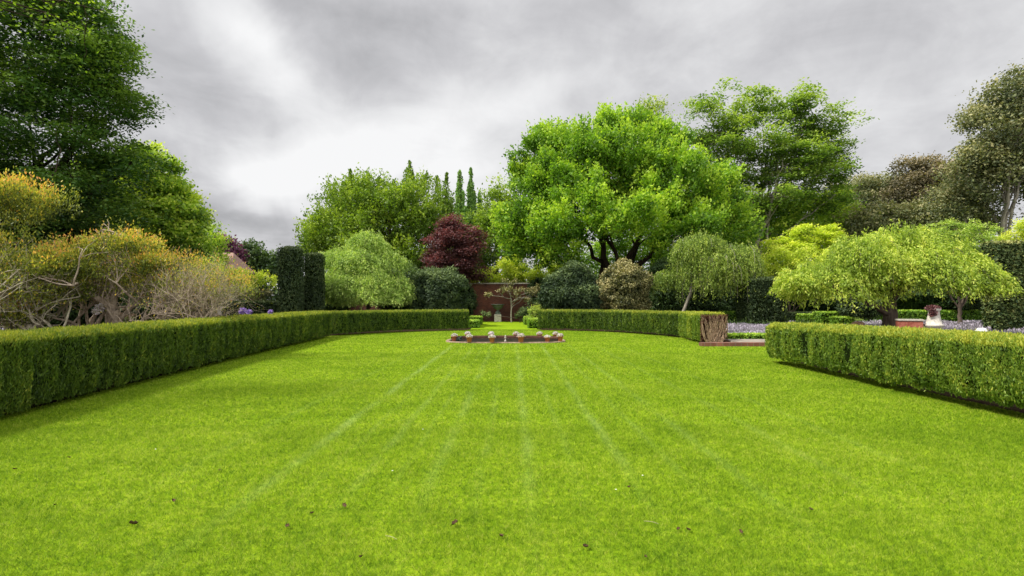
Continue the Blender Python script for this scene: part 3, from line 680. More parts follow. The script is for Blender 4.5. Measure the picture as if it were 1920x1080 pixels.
# tall clipped yews
def yew(px0, px1, pytop, d, label, seed, square=0, mat='yew', dens=700, leaf=(.11, .045), name='clipped_yew', lump=.06, base=.45, topcol=.15):
    x = ((px0 + px1) / 2 - 960) / F * d; r = (px1 - px0) / 2 / F * d / (1 + .15 * square) - .06; h = CH + (HZ - pytop) / F * (d)
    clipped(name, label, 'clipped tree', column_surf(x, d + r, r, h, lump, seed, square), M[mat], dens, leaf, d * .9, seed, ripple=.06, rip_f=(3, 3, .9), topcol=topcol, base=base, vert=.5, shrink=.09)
yew(512, 561, 461, 28, 'tall dark clipped yew column, left and taller of the pair', 41, .5)
yew(561, 603, 473, 30, 'tall dark clipped yew column, right and shorter of the pair', 42, .3)
yew(1400, 1487, 519, 31, 'broad square dark clipped yew block behind the right garden bed', 43, 1, lump=.02)
# tall glossy hedge at the right edge
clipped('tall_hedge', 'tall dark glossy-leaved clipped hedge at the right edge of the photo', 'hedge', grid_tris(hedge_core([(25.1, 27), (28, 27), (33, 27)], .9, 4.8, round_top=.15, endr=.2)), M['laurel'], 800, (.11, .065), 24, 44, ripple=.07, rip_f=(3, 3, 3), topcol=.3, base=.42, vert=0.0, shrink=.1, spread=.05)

# ================================================================== STEP, BEDS, POOL
structure(link('garden_step', box_mesh('garden_step', 7.15, 12.5, 19.25, 19.62, -.02, .14, M['brick_edge'], .012)))
structure(link('paved_path', box_mesh('paved_path', 8.75, 12.5, 19.63, 21.4, -.02, .125, plain('paving', (.18, .15, .12), (.34, .3, .26), 4, .9), .008)))
def bed(name, label, poly, hts, dens, seed, L=.10, mat='lavender', zb=.0):
    rng = np.random.default_rng(seed); poly = np.array(poly); x0, y0 = poly.min(0); x1, y1 = poly.max(0); n = int((x1 - x0) * (y1 - y0) * dens)
    x = rng.uniform(x0, x1, n); y = rng.uniform(y0, y1, n); k = in_poly(x, y, [tuple(q) for q in poly]); x, y = x[k], y[k]
    m_ = vnoise(np.stack([x * 1.6, y * 1.6, x * 0], 1), seed); z = zb + hts * (.45 + .8 * m_) * rng.uniform(.3, 1.0, len(x)) ** .6
    C = np.stack([x, y, z], 1); A = rng.normal(0, .35, (len(x), 3)) + np.array([0, 0, 1]); B = rng.normal(0, 1, (len(x), 3)); s = rng.uniform(.6, 1.3, len(x))
    o0 = np.array([x.mean(), y.mean(), 0]); var = .1 + .75 * (z - zb) / (hts * 1.2) + rng.normal(0, .16, len(x))
    tag(link(name, leaf_mesh(name, C, A, B, L * s, L * .28 * s, var, M[mat], o0), None, o0), label, 'flower bed', kind='stuff')
bed('lavender_bed', 'pale lilac and silver lavender in the bed behind the low box hedge', [(8.9, 22.4), (15.5, 22.4), (19, 33), (10.5, 33)], .36, 420, 51)
bed('lavender_bed', 'pale lilac and cream lavender around the stone jar beyond the right hedge', [(16, 23), (38, 24), (38, 37.6), (20, 37.6)], .30, 130, 52, .14)
bed('lavender_bed', 'pale lilac lavender seen over the left hedge beneath the gnarled shrubs', [(-24, 14), (-10, 14), (-10, 19), (-24, 22)], .55, 260, 53, .10)
bed('ground_cover', 'low mixed green planting at the foot of the shrubs before the brick wall', [(-15, 31.5), (-3, 32), (-3, 43), (-15, 43)], .5, 90, 54, .16, 'shade')
bed('ground_cover', 'low mixed green planting behind the back right hedge', [(2.4, 31.5), (18, 30), (19, 43), (2.4, 43)], .6, 80, 55, .16, 'shade')
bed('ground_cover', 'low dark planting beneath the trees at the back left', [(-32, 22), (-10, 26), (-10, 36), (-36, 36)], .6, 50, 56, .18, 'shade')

def pond():
    n = 48; a = np.arange(n) * 2 * math.pi / n; cx, cy = -.27, 22.0
    pw = .62
    def ring(rx, ry, z): 
        c, s = np.cos(a), np.sin(a); return np.stack([rx * np.sign(c) * np.abs(c) ** pw, ry * np.sign(s) * np.abs(s) ** pw, np.full(n, z)], 1)
    # ground has to be open: the basin is a raised kerb with a dark water sheet inside
    rings = [ring(2.54, 1.32, -.01), ring(2.54, 1.32, .04), ring(2.52, 1.30, .05), ring(2.40, 1.20, .05), ring(2.39, 1.19, .04), ring(2.39, 1.19, .004)]
    V = np.concatenate(rings); i = np.arange(5)[:, None] * n; k = np.arange(n)[None]; k2 = (k + 1) % n
    Fc = np.stack([i + k, i + k2, i + n + k2, i + n + k], -1).reshape(-1, 4)
    root = thing('garden_pond', 'long low oval pond with brick and stone kerb sunk in the lawn', 'pond', (cx, cy, 0))
    link('kerb', mesh_np('kerb', V, Fc, 4, None, False, [plain('kerb_stone', (.17, .11, .075), (.36, .27, .19), 9, .85)]), root)
    m, g2, b = principled('pond_water', .35, .12); b.inputs['Base Color'].default_value = (.012, .010, .007, 1)
    geo = g2.node('ShaderNodeNewGeometry'); nn = g2.noise(geo.outputs['Position'], 6, 3); bp = g2.node('ShaderNodeBump'); bp.inputs['Strength'].default_value = .08; g2.link(nn, bp.inputs['Height']); g2.link(bp.outputs[0], b.inputs['Normal'])
    me = bpy.data.meshes.new('pond_water'); W = ring(2.395, 1.195, .012); me.from_pydata([tuple(v) for v in W], [], [tuple(range(n))]); me.materials.append(m); link('water', me, root)
    # back inner wall standing higher than the front, dark brown brick
    t = np.linspace(R(12), R(168), 30); c, s = np.cos(t), np.sin(t)
    X = 2.42 * np.sign(c) * np.abs(c) ** pw; Y = 1.22 * np.abs(s) ** pw
    inn = np.stack([X * .97, Y * .95], 1); out = np.stack([X * 1.01, Y * 1.05], 1)
    V = np.concatenate([np.c_[inn, np.full(30, .05)], np.c_[inn, np.full(30, .15)], np.c_[out, np.full(30, .15)], np.c_[out, np.full(30, .05)]]); i = np.arange(3)[:, None] * 30; j = np.arange(29)[None]
    link('back_edge', mesh_np('back_edge', V, np.stack([i + j, i + j + 1, i + 30 + j + 1, i + 30 + j], -1).reshape(-1, 4), 4, None, False, [plain('dark_brick', (.035, .018, .012), (.11, .05, .032), 9, .9)]), root)
    # fountain spout
    o = thing('fountain_figure', 'small pale stone spout standing at the middle of the pond', 'fountain', (-.27, 21.0, .05))
    link('base', lathe('base', [(0, .0), (.05, 0), (.05, .03), (.028, .05), (.02, .10), (0, .11)], M['stone'], 12), o)
    link('figure', lathe('figure', [(0, .10), (.022, .11), (.045, .15), (.03, .19), (.028, .21), (.035, .235), (.02, .26), (0, .265)], M['stone'], 12), o)
    # dark frog-like stone
    rng = np.random.default_rng(2)
    V, T = ellipsoid((0, 0, .08), (.14, .10, .075), 20, 12, lump=.25, seed=3); V2, T2 = ellipsoid((.12, -.02, .15), (.06, .055, .05), 14, 10, lump=.1, seed=5)
    V3, T3 = ellipsoid((-.03, -.09, .04), (.05, .04, .035), 12, 8); V4, T4 = ellipsoid((.09, -.09, .04), (.035, .05, .04), 12, 8)
    VV = np.concatenate([V, V2, V3, V4]); TT = np.concatenate([T, T2 + len(V), T3 + len(V) + len(V2), T4 + len(V) + len(V2) + len(V3)])
    tag(link('frog_figure', mesh_np('frog_figure', VV, TT, 3, None, True, [plain('dark_bronze', (.02, .03, .025), (.06, .08, .06), 20, .6)]), None, (-2.25, 21.35, .05)), 'small dark frog-like figure on the pond kerb beside the leftmost pot', 'statue')
pond()
def pots():
    rng = np.random.default_rng(8)
    body = lathe('pot', [(0, 0), (.078, 0), (.085, .01), (.112, .17), (.128, .172), (.132, .18), (.132, .215), (.124, .222), (.112, .215), (.108, .18), (0, .175)], M['terracotta'], 24)
    spots = [(851.7, 639.3, 0, 'leftmost terracotta pot of cream flowers at the left end of the pond'),
             (877, 636.0, 1, 'white flowering pot behind the second front pot from the left'),
             (880, 641.2, 0, 'second front terracotta pot from the left on the pond kerb'),
             (921, 636.5, 1, 'white flowering pot behind the pot left of the fountain spout'),
             (922.5, 642.0, 0, 'front terracotta pot just left of the fountain spout'),
             (967.5, 635.2, 2, 'darker pot behind the large front pot right of the fountain spout'),
             (976.7, 641.3, 0, 'front terracotta pot just right of the fountain spout'),
             (1011.7, 635.5, 2, 'solitary pot at the back of the pond right of centre'),
             (1026.3, 640.3, 0, 'low front terracotta pot near the right end of the pond'),
             (1041.5, 636.6, 2, 'rear one of the two touching pots at the right end of the pond'),
             (1050.5, 639.6, 2, 'rightmost terracotta pot of cream flowers at the right end of the pond')]
    def bloom(seed, white):
        r = np.random.default_rng(seed); n = 420; d = unit(r.normal(size=(n, 3))); d[:, 2] = np.abs(d[:, 2]); C = d * np.array([.135, .135, .11]) * r.uniform(.75, 1.1, (n, 1)) + np.array([0, 0, .2]); C[:, 2] += 0
        fl = leaf_mesh('flowers', C, np.cross(d, r.normal(size=(n, 3))), r.normal(size=(n, 3)), .045, .04, (.75 if white else .5) + r.normal(0, .28, n), M['white_flower'], (0, 0, 0))
        n = 260; d = unit(r.normal(size=(n, 3))); d[:, 2] = np.abs(d[:, 2]); C = d * np.array([.12, .12, .08]) * r.uniform(.6, 1.1, (n, 1)) + np.array([0, 0, .2])
        lf = leaf_mesh('leaves', C, d + r.normal(0, .5, (n, 3)), r.normal(size=(n, 3)), .07, .03, .5 + r.normal(0, .2, n), M['box'], (0, 0, 0))
        return fl, lf
    bl = {0: bloom(1, False), 1: bloom(2, True), 2: bloom(3, False)}
    for px, py, kind, lab in spots:
        z = .07 if kind == 0 else (.0 if py > 639 else .0); z = .05
        if kind != 0 and py < 638: z = .0
        d = (CH - z) * F / (py - HZ); sc = 1.0 + (.12 if (px, py) == (976.7, 641.3) else 0)
        if py < 638: d = max(d, 23.45)
        else: d = min(d, 20.98) if abs(px - 950) < 85 else d
        t = thing('flower_pot', lab, 'flower pot', G(px, d, z), 'flower pots around the pond')
        t.rotation_euler = (0, 0, rng.uniform(0, 6)); t.scale = (sc, sc, sc * (.85 if px == 1026.3 else 1))
        link('pot', body, t); link('flowers', bl[kind][0], t); link('leaves', bl[kind][1], t)
pots()

# ================================================================== BRICK WALL, PEDESTAL
wall = thing('brick_wall', 'old dark red brick garden wall with pale coping at the end of the grass path', 'wall', (0, 44.5, 0))
link('brickwork', box_mesh('brickwork', -17.5, 21, -.2, .2, -.1, 3.2, M['brick'], 0), wall)
link('coping', box_mesh('coping', -17.6, 21.1, -.29, .29, 3.2, 3.30, M['stone'], .015), wall)
ped = thing('stone_urn', 'dark shallow urn on a square pale stone pedestal at the end of the path', 'urn', G(933.5, 42.6))
link('pedestal', box_mesh('pedestal', -.29, .29, -.29, .29, 0, .62, M['stone'], .02), ped)
link('plinth', box_mesh('plinth', -.22, .22, -.22, .22, .62, .80, M['darkstone'], .02), ped)
link('bowl', lathe('bowl', [(0, .8), (.2, .8), (.17, .86), (.10, .92), (.12, 1.0), (.30, 1.10), (.42, 1.24), (.46, 1.38), (.56, 1.42), (.56, 1.47), (.44, 1.46), (.35, 1.36), (0, 1.33)], M['darkstone'], 28), ped)

# stone jar with dark red plant, planter box, rocks on the right
M['jar_stone'] = plain('jar_stone', (.42, .38, .32), (.70, .66, .58), 12, .85)
jar = thing('stone_jar', 'pale waisted stone jar holding a dark red trailing plant on the right bed', 'jar', G(1751, 22))
link('plinth', box_mesh('plinth', -.2, .2, -.2, .2, 0, .30, M['jar_stone'], .02), jar)
link('jar', lathe('jar', [(0, .3), (.18, .3), (.22, .33), (.12, .40), (.20, .46), (.34, .64), (.36, .70), (.28, .73), (.25, .90), (.205, 1.12), (.20, 1.28), (.25, 1.34), (.25, 1.39), (.19, 1.38), (.17, 1.28), (0, 1.28)], M['jar_stone'], 28), jar)
def jar_plant():
    r = np.random.default_rng(4); n = 1500; d = unit(r.normal(size=(n, 3))); C = d * np.array([.27, .25, .13]) * r.uniform(.5, 1.05, (n, 1)) + np.array([-.05, 0, 1.40])
    k = (r.random(n) < .25); C[k] = np.stack([-.18 + r.normal(0, .07, k.sum()), -.16 + r.normal(0, .05, k.sum()), r.uniform(1.08, 1.4, k.sum())], 1)
    link('plant', leaf_mesh('plant', C, r.normal(size=(n, 3)) + np.array([0, 0, -.5]), r.normal(size=(n, 3)), .09, .05, .62 + r.normal(0, .25, n), M['red'], (0, 0, 0)), jar)
jar_plant()
tr_ = thing('planter_trough', 'low reddish wooden trough with pale lid beside the cherry trunk', 'trough', G(1706, 22.4))
m_trough = plain('red_wood', (.22, .05, .03), (.42, .15, .10), 7, .7)
link('body', box_mesh('body', -.55, .50, -.28, .28, .22, .62, m_trough, .02), tr_)
link('lid', box_mesh('lid', -.58, .53, -.32, .32, .62, .68, M['stone'], .015), tr_)
for sx in (-.42, .38):
    for sy in (-.2, .2): link('leg', box_mesh('leg', sx - .04, sx + .04, sy - .04, sy + .04, 0, .22, m_trough, .008), tr_)
link('handle', tubes('handle', [(np.array([[.45, -.2, .42], [.75, -.2, .38], [1.0, -.2, .42], [1.15, -.2, .45]]), .022)], M['bark'], (0, 0, 0)), tr_)
tr_.rotation_euler = (0, 0, -.45); tr_.scale = (.85, .85, 1.36)
def rock(px, d, r, lab, mat, seed, zb=0):
    V, T = ellipsoid((0, 0, r[2] * .5), r, 22, 14, lump=.22, seed=seed); tag(link('garden_rock', mesh_np('garden_rock', V, T, 3, None, True, [mat]), None, G(px, d, zb)), lab, 'rock')
rock(1608, 24.5, (.42, .3, .38), 'rounded pinkish rock just left of the cherry trunk', plain('pink_rock', (.3, .16, .11), (.5, .33, .25), 5, .9), 61, .15)
rock(1584, 25, (.3, .25, .3), 'small pale grey rock between box hedge and pinkish rock', plain('grey_rock', (.3, .3, .3), (.55, .55, .55), 5, .9), 62, .15)
rock(1838, 20.3, (.34, .25, .34), 'white rounded stone beside the foot of the tall right hedge', plain('white_rock', (.6, .6, .6), (.8, .8, .78), 5, .7), 63, .1)

# small house behind the left shrubs
hs = thing('small_house', 'small house with pinkish tiled roof behind the left shrubs', 'house', G(396, 60))
hs.scale = (.72, .72, 1.06)
link('wall', box_mesh('wall', -3.2, 3.2, 0, 6, 0, 5.2, plain('cream_render', (.5, .44, .36), (.6, .55, .46), 3, .9), .02), hs)
m, g3, b = principled('roof_tile', .85, .1); geo = g3.node('ShaderNodeNewGeometry'); x, y, z = g3.xyz(geo.outputs['Position'])
wv = g3.node('ShaderNodeTexWave'); wv.inputs['Scale'].default_value = 2.2; g3.link(g3.comb(0.0, 0.0, z), wv.inputs['Vector']); wv.bands_direction = 'Z'; wv.inputs['Distortion'].default_value = 1.0
g3.link(g3.mix(g3.math('MULTIPLY', g3.noise(geo.outputs['Position'], 3, 4), .9), (.62, .42, .36, 1), (.35, .2, .16, 1)), b.inputs['Base Color'])
bp = g3.node('ShaderNodeBump'); g3.link(wv.outputs['Fac'], bp.inputs['Height']); bp.inputs['Distance'].default_value = .08; g3.link(bp.outputs[0], b.inputs['Normal'])
me = bpy.data.meshes.new('roof'); Vr = []
for dz in (0, .18):
    Vr += [(-3.8, -.6, 4.9 + dz), (3.8, -.6, 4.9 + dz), (3.8, 6.6, 4.9 + dz), (-3.8, 6.6, 4.9 + dz), (-2.0, 3, 7.0 + dz), (2.0, 3, 7.0 + dz)]
me.from_pydata(Vr, [], [(6, 7, 11, 10), (7, 8, 11), (8, 9, 10, 11), (9, 6, 10), (0, 1, 7, 6), (1, 2, 8, 7), (2, 3, 9, 8), (3, 0, 6, 9), (0, 3, 2, 1)]); me.materials.append(m); link('roof', me, hs)
f = link('window', box_mesh('window', -.5, .5, -.04, .0, 2.6, 3.9, plain('white_frame', (.7, .7, .7), (.8, .8, .8), 3, .6), .01), hs)
link('pane', box_mesh('pane', -.42, .42, -.05, -.042, 2.7, 3.8, plain('dark_glass', (.02, .025, .03), (.04, .05, .06), 3, .1), 0), f)

# ================================================================== TREES
T0 = time.time()
# big dark tree upper left
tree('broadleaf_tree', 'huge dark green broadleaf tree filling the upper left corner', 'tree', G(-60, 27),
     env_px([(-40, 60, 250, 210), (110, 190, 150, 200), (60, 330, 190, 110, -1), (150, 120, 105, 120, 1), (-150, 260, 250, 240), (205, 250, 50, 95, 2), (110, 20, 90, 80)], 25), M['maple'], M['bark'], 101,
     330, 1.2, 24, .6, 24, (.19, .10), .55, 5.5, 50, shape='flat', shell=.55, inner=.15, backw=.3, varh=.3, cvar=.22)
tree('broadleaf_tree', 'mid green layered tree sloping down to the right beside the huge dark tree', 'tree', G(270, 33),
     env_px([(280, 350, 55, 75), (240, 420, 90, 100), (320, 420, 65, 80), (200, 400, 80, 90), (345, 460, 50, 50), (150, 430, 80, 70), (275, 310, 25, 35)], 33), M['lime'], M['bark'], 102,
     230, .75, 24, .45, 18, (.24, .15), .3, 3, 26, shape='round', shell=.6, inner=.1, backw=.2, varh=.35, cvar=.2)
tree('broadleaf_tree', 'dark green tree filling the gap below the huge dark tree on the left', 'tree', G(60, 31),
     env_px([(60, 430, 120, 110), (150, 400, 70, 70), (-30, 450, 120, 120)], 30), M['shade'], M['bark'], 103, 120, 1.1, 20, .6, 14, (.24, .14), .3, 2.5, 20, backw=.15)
tree('broadleaf_tree', 'yellow-green feathery tree behind the house at the left', 'tree', G(385, 60),
     env_px([(385, 460, 30, 42), (360, 480, 36, 40), (402, 492, 18, 30)], 60), M['lime'], M['bark'], 104, 60, 1.1, 14, .7, 14, (.3, .16), .3, 3, 12, backw=.2)
tree('purple_tree', 'distant purple-leaved tree between the yellow-green tree and the dark yews', 'tree', G(425, 66),
     env_px([(418, 470, 16, 26), (432, 492, 22, 24)], 66), M['purple'], M['bark'], 105, 40, 1.0, 14, .7, 14, (.35, .2), .25, 3, 10, backw=.2)
tree('distant_tree', 'distant dark green rounded tree left of the tall yew columns', 'tree', G(480, 90),
     env_px([(470, 485, 28, 24), (500, 492, 26, 20), (520, 500, 20, 20)], 90), M['shade'], M['bark'], 106, 60, 1.5, 14, 1.0, 12, (.5, .3), .3, 3, 10, backw=.2)
tree('golden_shrub', 'yellow-green loose shrub between the far hedge and the yew columns', 'shrub', G(495, 36),
     env_px([(490, 530, 26, 18), (455, 540, 30, 16), (505, 520, 14, 12), (420, 522, 34, 26), (450, 520, 26, 20)], 36), M['yellow'], M['bark_mid'], 107, 50, .4, 12, .3, 10, (.16, .08), .1, .8, 8, backw=.2)
tree('rose_shrub', 'low mixed shrub behind the far dark hedge at the back left', 'shrub', G(480, 34),
     env_px([(480, 556, 30, 12), (430, 560, 30, 10)], 34), M['varieg'], M['bark_mid'], 108, 30, .3, 12, .25, 10, (.12, .06), .06, .5, 8, backw=.2)

# rounded ginkgo-like tree left of centre, brush tufts
def spires(spots, d, r, rng, n_per, L, W, dens=1.0):
    Cs, As, vs = [], [], []
    for px, pt, pb in spots:
        a = P(px, pb, d + rng.normal(0, .8)); b = P(px + rng.normal(0, 3), pt, d); b[1] = a[1]
        n = int(n_per * (pb - pt) / 60); t = rng.random(n) ** .9; w = r * (1 - t) ** .5 * (0.35 + .75 * vnoise(np.stack([t * 14, t * 0 + px, t * 0], 1), 5)) + .04
        c = a + (b - a) * t[:, None] + rng.normal(0, .5, (n, 3)) * w[:, None] * np.array([1, 1, .5]); Cs.append(c); As.append(np.tile([0, 0, 1.0], (n, 1)) + rng.normal(0, .5, (n, 3))); vs.append(.42 + rng.normal(0, .15, n))
    C = np.concatenate(Cs); A = np.concatenate(As); return C, A, rng.normal(size=C.shape), L * rng.uniform(.6, 1.2, len(C)), W, np.concatenate(vs)
def spired_tree(name, label, base, env, spots, d, mat, seed, nclump, cr, ntuft, tr, nleaf, leaf, r0, hf, nl, sr, **kw):
    rng = np.random.default_rng(seed); C, A, B, L, W, var, cl = crown(env, rng, nclump, cr, ntuft, tr, nleaf, leaf[0], leaf[1], **kw)
    c2, a2, b2, l2, w2, v2 = spires(spots, d, sr * 1.25, rng, 420, leaf[0], leaf[1])
    root = thing(name, label, 'tree', base)
    link('trunk', tubes('trunk', limbs(base, hf, cl, rng, nl, r0), M['bark_mid'], base), root)
    link('crown', leaf_mesh('crown', np.concatenate([C, c2]), np.concatenate([A, a2]), np.concatenate([B, b2]), np.concatenate([L, l2]), np.concatenate([W, np.full(len(c2), w2)]), np.concatenate([var, v2]), mat, base), root)
    return root
spired_tree('broadleaf_tree', 'rounded bright green tree left of centre with upright shoots along its top', G(745, 54),
     env_px([(690, 410, 85, 60), (770, 400, 75, 65), (640, 440, 60, 55), (740, 460, 110, 70), (810, 440, 40, 60), (610, 465, 35, 35)], 52),
     [(594, 425, 470), (586, 455, 490), (623, 345, 400), (641, 335, 390), (662, 322, 380), (690, 325, 370), (738, 335, 380), (760, 312, 360), (776, 308, 360), (820, 325, 380), (833, 322, 400), (790, 322, 360), (710, 333, 370), (630, 370, 420), (605, 400, 440)], 52,
     M['ginkgo_b'], 110, 150, 1.6, 26, .75, 20, (.28, .15), .45, 3.5, 30, .62, shape='brush', shell=.62, backw=.2, varh=.18)
def poplars():
    rng = np.random.default_rng(77)
    for i, (px, pt, r, lab) in enumerate([(863, 318, 1.0, 'slender upright poplar, left of the three spires behind the red maple'), (884, 316, .9, 'slender upright poplar, middle of the three spires behind the red maple'), (903, 360, 1.0, 'short slender poplar, right of the three spires behind the red maple')]):
        d = 62 + i; base = G(px, d); spots = [(px, pt, 470), (px - 4, pt + 28, 480), (px + 5, pt + 40, 480), (px - 8, pt + 75, 480), (px + 8, pt + 80, 480)]
        C, A, B, L, W, v = spires(spots, d, r, rng, 650, .34, .20); root = thing('poplar_tree', lab, 'tree', base, 'poplars behind the red maple')
        top = P(px, pt + 6, d); link('trunk', tubes('trunk', [(curve(base, top, rng, 10, .01, .004), np.linspace(.22, .02, 10))], M['bark_mid'], base), root)
        link('crown', leaf_mesh('crown', C, A, B, L, W, v, M['poplar'], base), root)
poplars()

# red japanese maple, layered
tree('red_maple', 'dark red layered maple behind the rounded dark shrub', 'tree', G(850, 46),
     env_px([(855, 425, 30, 20), (852, 450, 50, 22), (855, 474, 56, 20), (850, 500, 52, 22), (880, 455, 25, 25), (868, 515, 45, 18)], 44), M['red'], M['bark'], 111,
     120, .75, 20, .5, 18, (.17, .10), .16, 1.6, 26, shape='flat', shell=.5, backw=.3, varh=.25, droop=.5)

# weeping tree helper
def weeping(name, label, base, doms, mat, bark, seed, k, nleaf, Ls, leaf, r0, hf, lean=(0, 0), nl=24, arch=.5, jit=.05, varb=.5, cut=None, core=None):
    rng = np.random.default_rng(seed); S, D, LL = [], [], []
    w = np.array([e[3] * e[4] for e in doms]); w /= w.sum(); tot = []
    for e, wi in zip(doms, w):
        n = int(k * wi); d = unit(rng.normal(size=(n, 3))); d[:, 2] = np.abs(d[:, 2]) * .9 + rng.uniform(-.25, .1, n); d[:, 1] = np.where((d[:, 1] > .3) & (rng.random(n) < .6), -d[:, 1], d[:, 1]); d = unit(d)
        bump = .52 + .66 * vnoise(d * 3.1 + 7, seed) + .24 * vnoise(d * 7.3 + 7, seed + 1); r = rng.uniform(.55, 1.0, n) ** .45 * bump
        S.append(np.array(e[:3]) + d * np.array(e[3:6]) * r[:, None]); S[-1][:, 2] += np.abs(rng.normal(0, .16, n)) * (d[:, 2] > .1); h = d * np.array([1, 1, 0]); D.append(h + rng.normal(0, .3, (n, 3)) * np.array([1, 1, .2])); LL.append(rng.uniform(*Ls, n) * e[6]); tot.append(n)
    S = np.concatenate(S); D = np.concatenate(D); LL = np.concatenate(LL); svar = rng.normal(0, .12, len(S))
    C, A, si, t = strands(S, D, LL, rng, nleaf, arch, jit)
    keep = C[:, 2] > (cut if cut is not None else .3); C, A, si, t = C[keep], A[keep], si[keep], t[keep]; n = len(C)
    A = unit(A + rng.normal(0, .45, (n, 3))); B = rng.normal(size=(n, 3)); L = leaf[0] * rng.uniform(.6, 1.25, n)
    var = varb + svar[si] + rng.normal(0, .10, n) + .12 * (vnoise(C * 1.2, seed) - .5) * 2
    root = thing(name, label, 'tree', base)
    cl = np.concatenate([S[rng.choice(len(S), 60)], rng.normal(0, 1, (60, 3)) * .2, np.full((60, 1), .3)], 1)
    ln = limbs(base, hf, cl, rng, nl, r0, lean=lean, up=.22, rt=.012)
    for i in rng.choice(len(S), 260):   # bare arching shoots showing through
        tt = np.linspace(0, 1, 6) * LL[i]; o = 1 - np.exp(-tt / arch); p = S[i] + D[i] * (arch * o)[:, None]; p[:, 2] -= tt - arch * o * .75
        if p[-1, 2] > .3: ln.append((p, np.linspace(.012, .004, 6)))
    link('trunk', tubes('trunk', ln, bark, base), root)
    link('crown', leaf_mesh('crown', C, A, B, L, L * leaf[1] / leaf[0], var, mat, base), root)
    return root
def dom(px, py, rx, ry, d, fall=1.0, dd=0, df=.8):
    c = P(px, py, d + dd); return (*c, rx / F * d, rx / F * d * df, ry / F * d, fall)
weeping('weeping_tree', 'pale green weeping tree behind the back left hedge beside the yew columns', G(690, 35),
        [dom(692, 468, 34, 28, 34, .6), dom(634, 498, 32, 28, 34, .8), dom(728, 498, 32, 24, 34, .8), dom(675, 500, 40, 26, 34, .8, -1), dom(655, 540, 52, 30, 34, .9, -1.2), dom(735, 545, 34, 30, 34, .9, -.5), dom(700, 535, 30, 26, 34, .9, -1.5), dom(622, 540, 22, 32, 34, .8), dom(640, 562, 45, 24, 33.5, .6), dom(700, 562, 60, 26, 33, .6), dom(745, 560, 24, 28, 33.5, .6)],
        M['weep'], M['bark_mid'], 120, 11000, 11, (.4, 1.2), (.14, .05), .16, 2, varb=.55, nl=16)
weeping('weeping_cherry', 'broad umbrella-shaped weeping cherry with thick trunk behind the right hedge', G(1668, 24),
        [dom(1660, 510, 110, 72, 24, 1, 0, .6), dom(1570, 545, 75, 62, 24, 1, -.3, .6), dom(1505, 548, 38, 36, 24, .6), dom(1760, 530, 95, 68, 24, 1, -.3, .6), dom(1838, 540, 42, 34, 23.5, .6), dom(1872, 545, 26, 18, 23.3, .35), dom(1500, 540, 42, 30, 23.4, .5), dom(1620, 490, 60, 40, 24.5), dom(1700, 480, 80, 42, 25)],
        M['cherry'], M['bark_mid'], 121, 9000, 13, (.35, 1.05), (.14, .055), .36, 1.95, varb=.52, arch=.45, nl=34, cut=1.15)
weeping('weeping_birch', 'leaning pale-trunked weeping birch behind the back right hedge', G(1272, 33),
        [dom(1310, 470, 42, 30, 33, 1.0), dom(1370, 490, 45, 30, 33, 1.2), dom(1340, 500, 60, 34, 33, 1.2), dom(1250, 530, 22, 20, 34, .5)],
        M['birch'], M['bark_pale'], 122, 4600, 14, (.6, 2.2), (.14, .055), .11, 3.0, lean=(1.0, 0), varb=.52, nl=10, arch=.35, cut=.9)

# big ginkgo
ENV = env_px([(1170, 310, 118, 78), (1080, 325, 86, 76, -1), (1012, 285, 44, 48, 1), (1250, 360, 110, 72, -1), (1325, 410, 76, 78, -1), (1150, 400, 140, 72, -2), (1020, 405, 70, 86), (968, 425, 42, 48), (1372, 440, 34, 42), (1070, 440, 80, 46, -2), (1290, 440, 90, 46, -2), (1195, 270, 52, 48), (1125, 250, 42, 34), (985, 320, 26, 36, 2)], 43)
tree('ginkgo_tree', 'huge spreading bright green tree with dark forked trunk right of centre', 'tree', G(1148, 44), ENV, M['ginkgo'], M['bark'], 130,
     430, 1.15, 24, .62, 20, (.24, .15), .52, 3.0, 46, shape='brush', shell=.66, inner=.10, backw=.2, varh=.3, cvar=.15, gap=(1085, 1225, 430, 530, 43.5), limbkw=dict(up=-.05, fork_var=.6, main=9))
tree('broadleaf_tree', 'thin-leaved tree whose top shows behind the huge central tree', 'tree', G(1225, 62),
     env_px([(1215, 225, 42, 32), (1240, 255, 35, 35), (1190, 260, 40, 50), (1220, 330, 60, 70)], 60), M['birch'], M['bark'], 131, 90, 1.2, 12, .8, 10, (.3, .15), .35, 9, 30, backw=.5, varh=.2)
tree('broadleaf_tree', 'small dark tree at the left edge of the huge central tree', 'tree', G(925, 58),
     env_px([(935, 370, 24, 26), (920, 410, 35, 50), (905, 470, 40, 50), (960, 440, 50, 60)], 56), M['ginkgo_b'], M['bark_mid'], 132, 90, 1.2, 16, .7, 14, (.3, .17), .3, 3, 16, backw=.3)
# tall twin trunk tree right
ENVT = env_px([(1350, 235, 65, 60), (1410, 200, 50, 35), (1480, 215, 65, 38), (1540, 260, 55, 55), (1400, 290, 90, 60), (1500, 320, 90, 60), (1340, 300, 50, 50), (1570, 300, 26, 50), (1450, 380, 100, 50), (1530, 380, 45, 45)], 60)
tree('broadleaf_tree', 'tall pale-trunked tree with airy layered crown behind the huge central tree', 'tree', G(1420, 62), ENVT, M['tall'], M['bark_pale'], 133,
     225, 1.5, 16, .85, 16, (.34, .19), .62, 7, 90, shape='flat', shell=.45, inner=.25, backw=.3, varh=.3, cvar=.15, limbkw=dict(trunks=2, up=.25, spread=.2))
tree('broadleaf_tree', 'darker green tree beneath the tall airy tree on the right', 'tree', G(1500, 66),
     env_px([(1500, 410, 90, 50), (1430, 430, 60, 50), (1555, 400, 32, 40), (1400, 410, 50, 50)], 64), M['lime'], M['bark'], 134, 130, 1.5, 16, .9, 14, (.35, .2), .35, 3, 20, backw=.2)
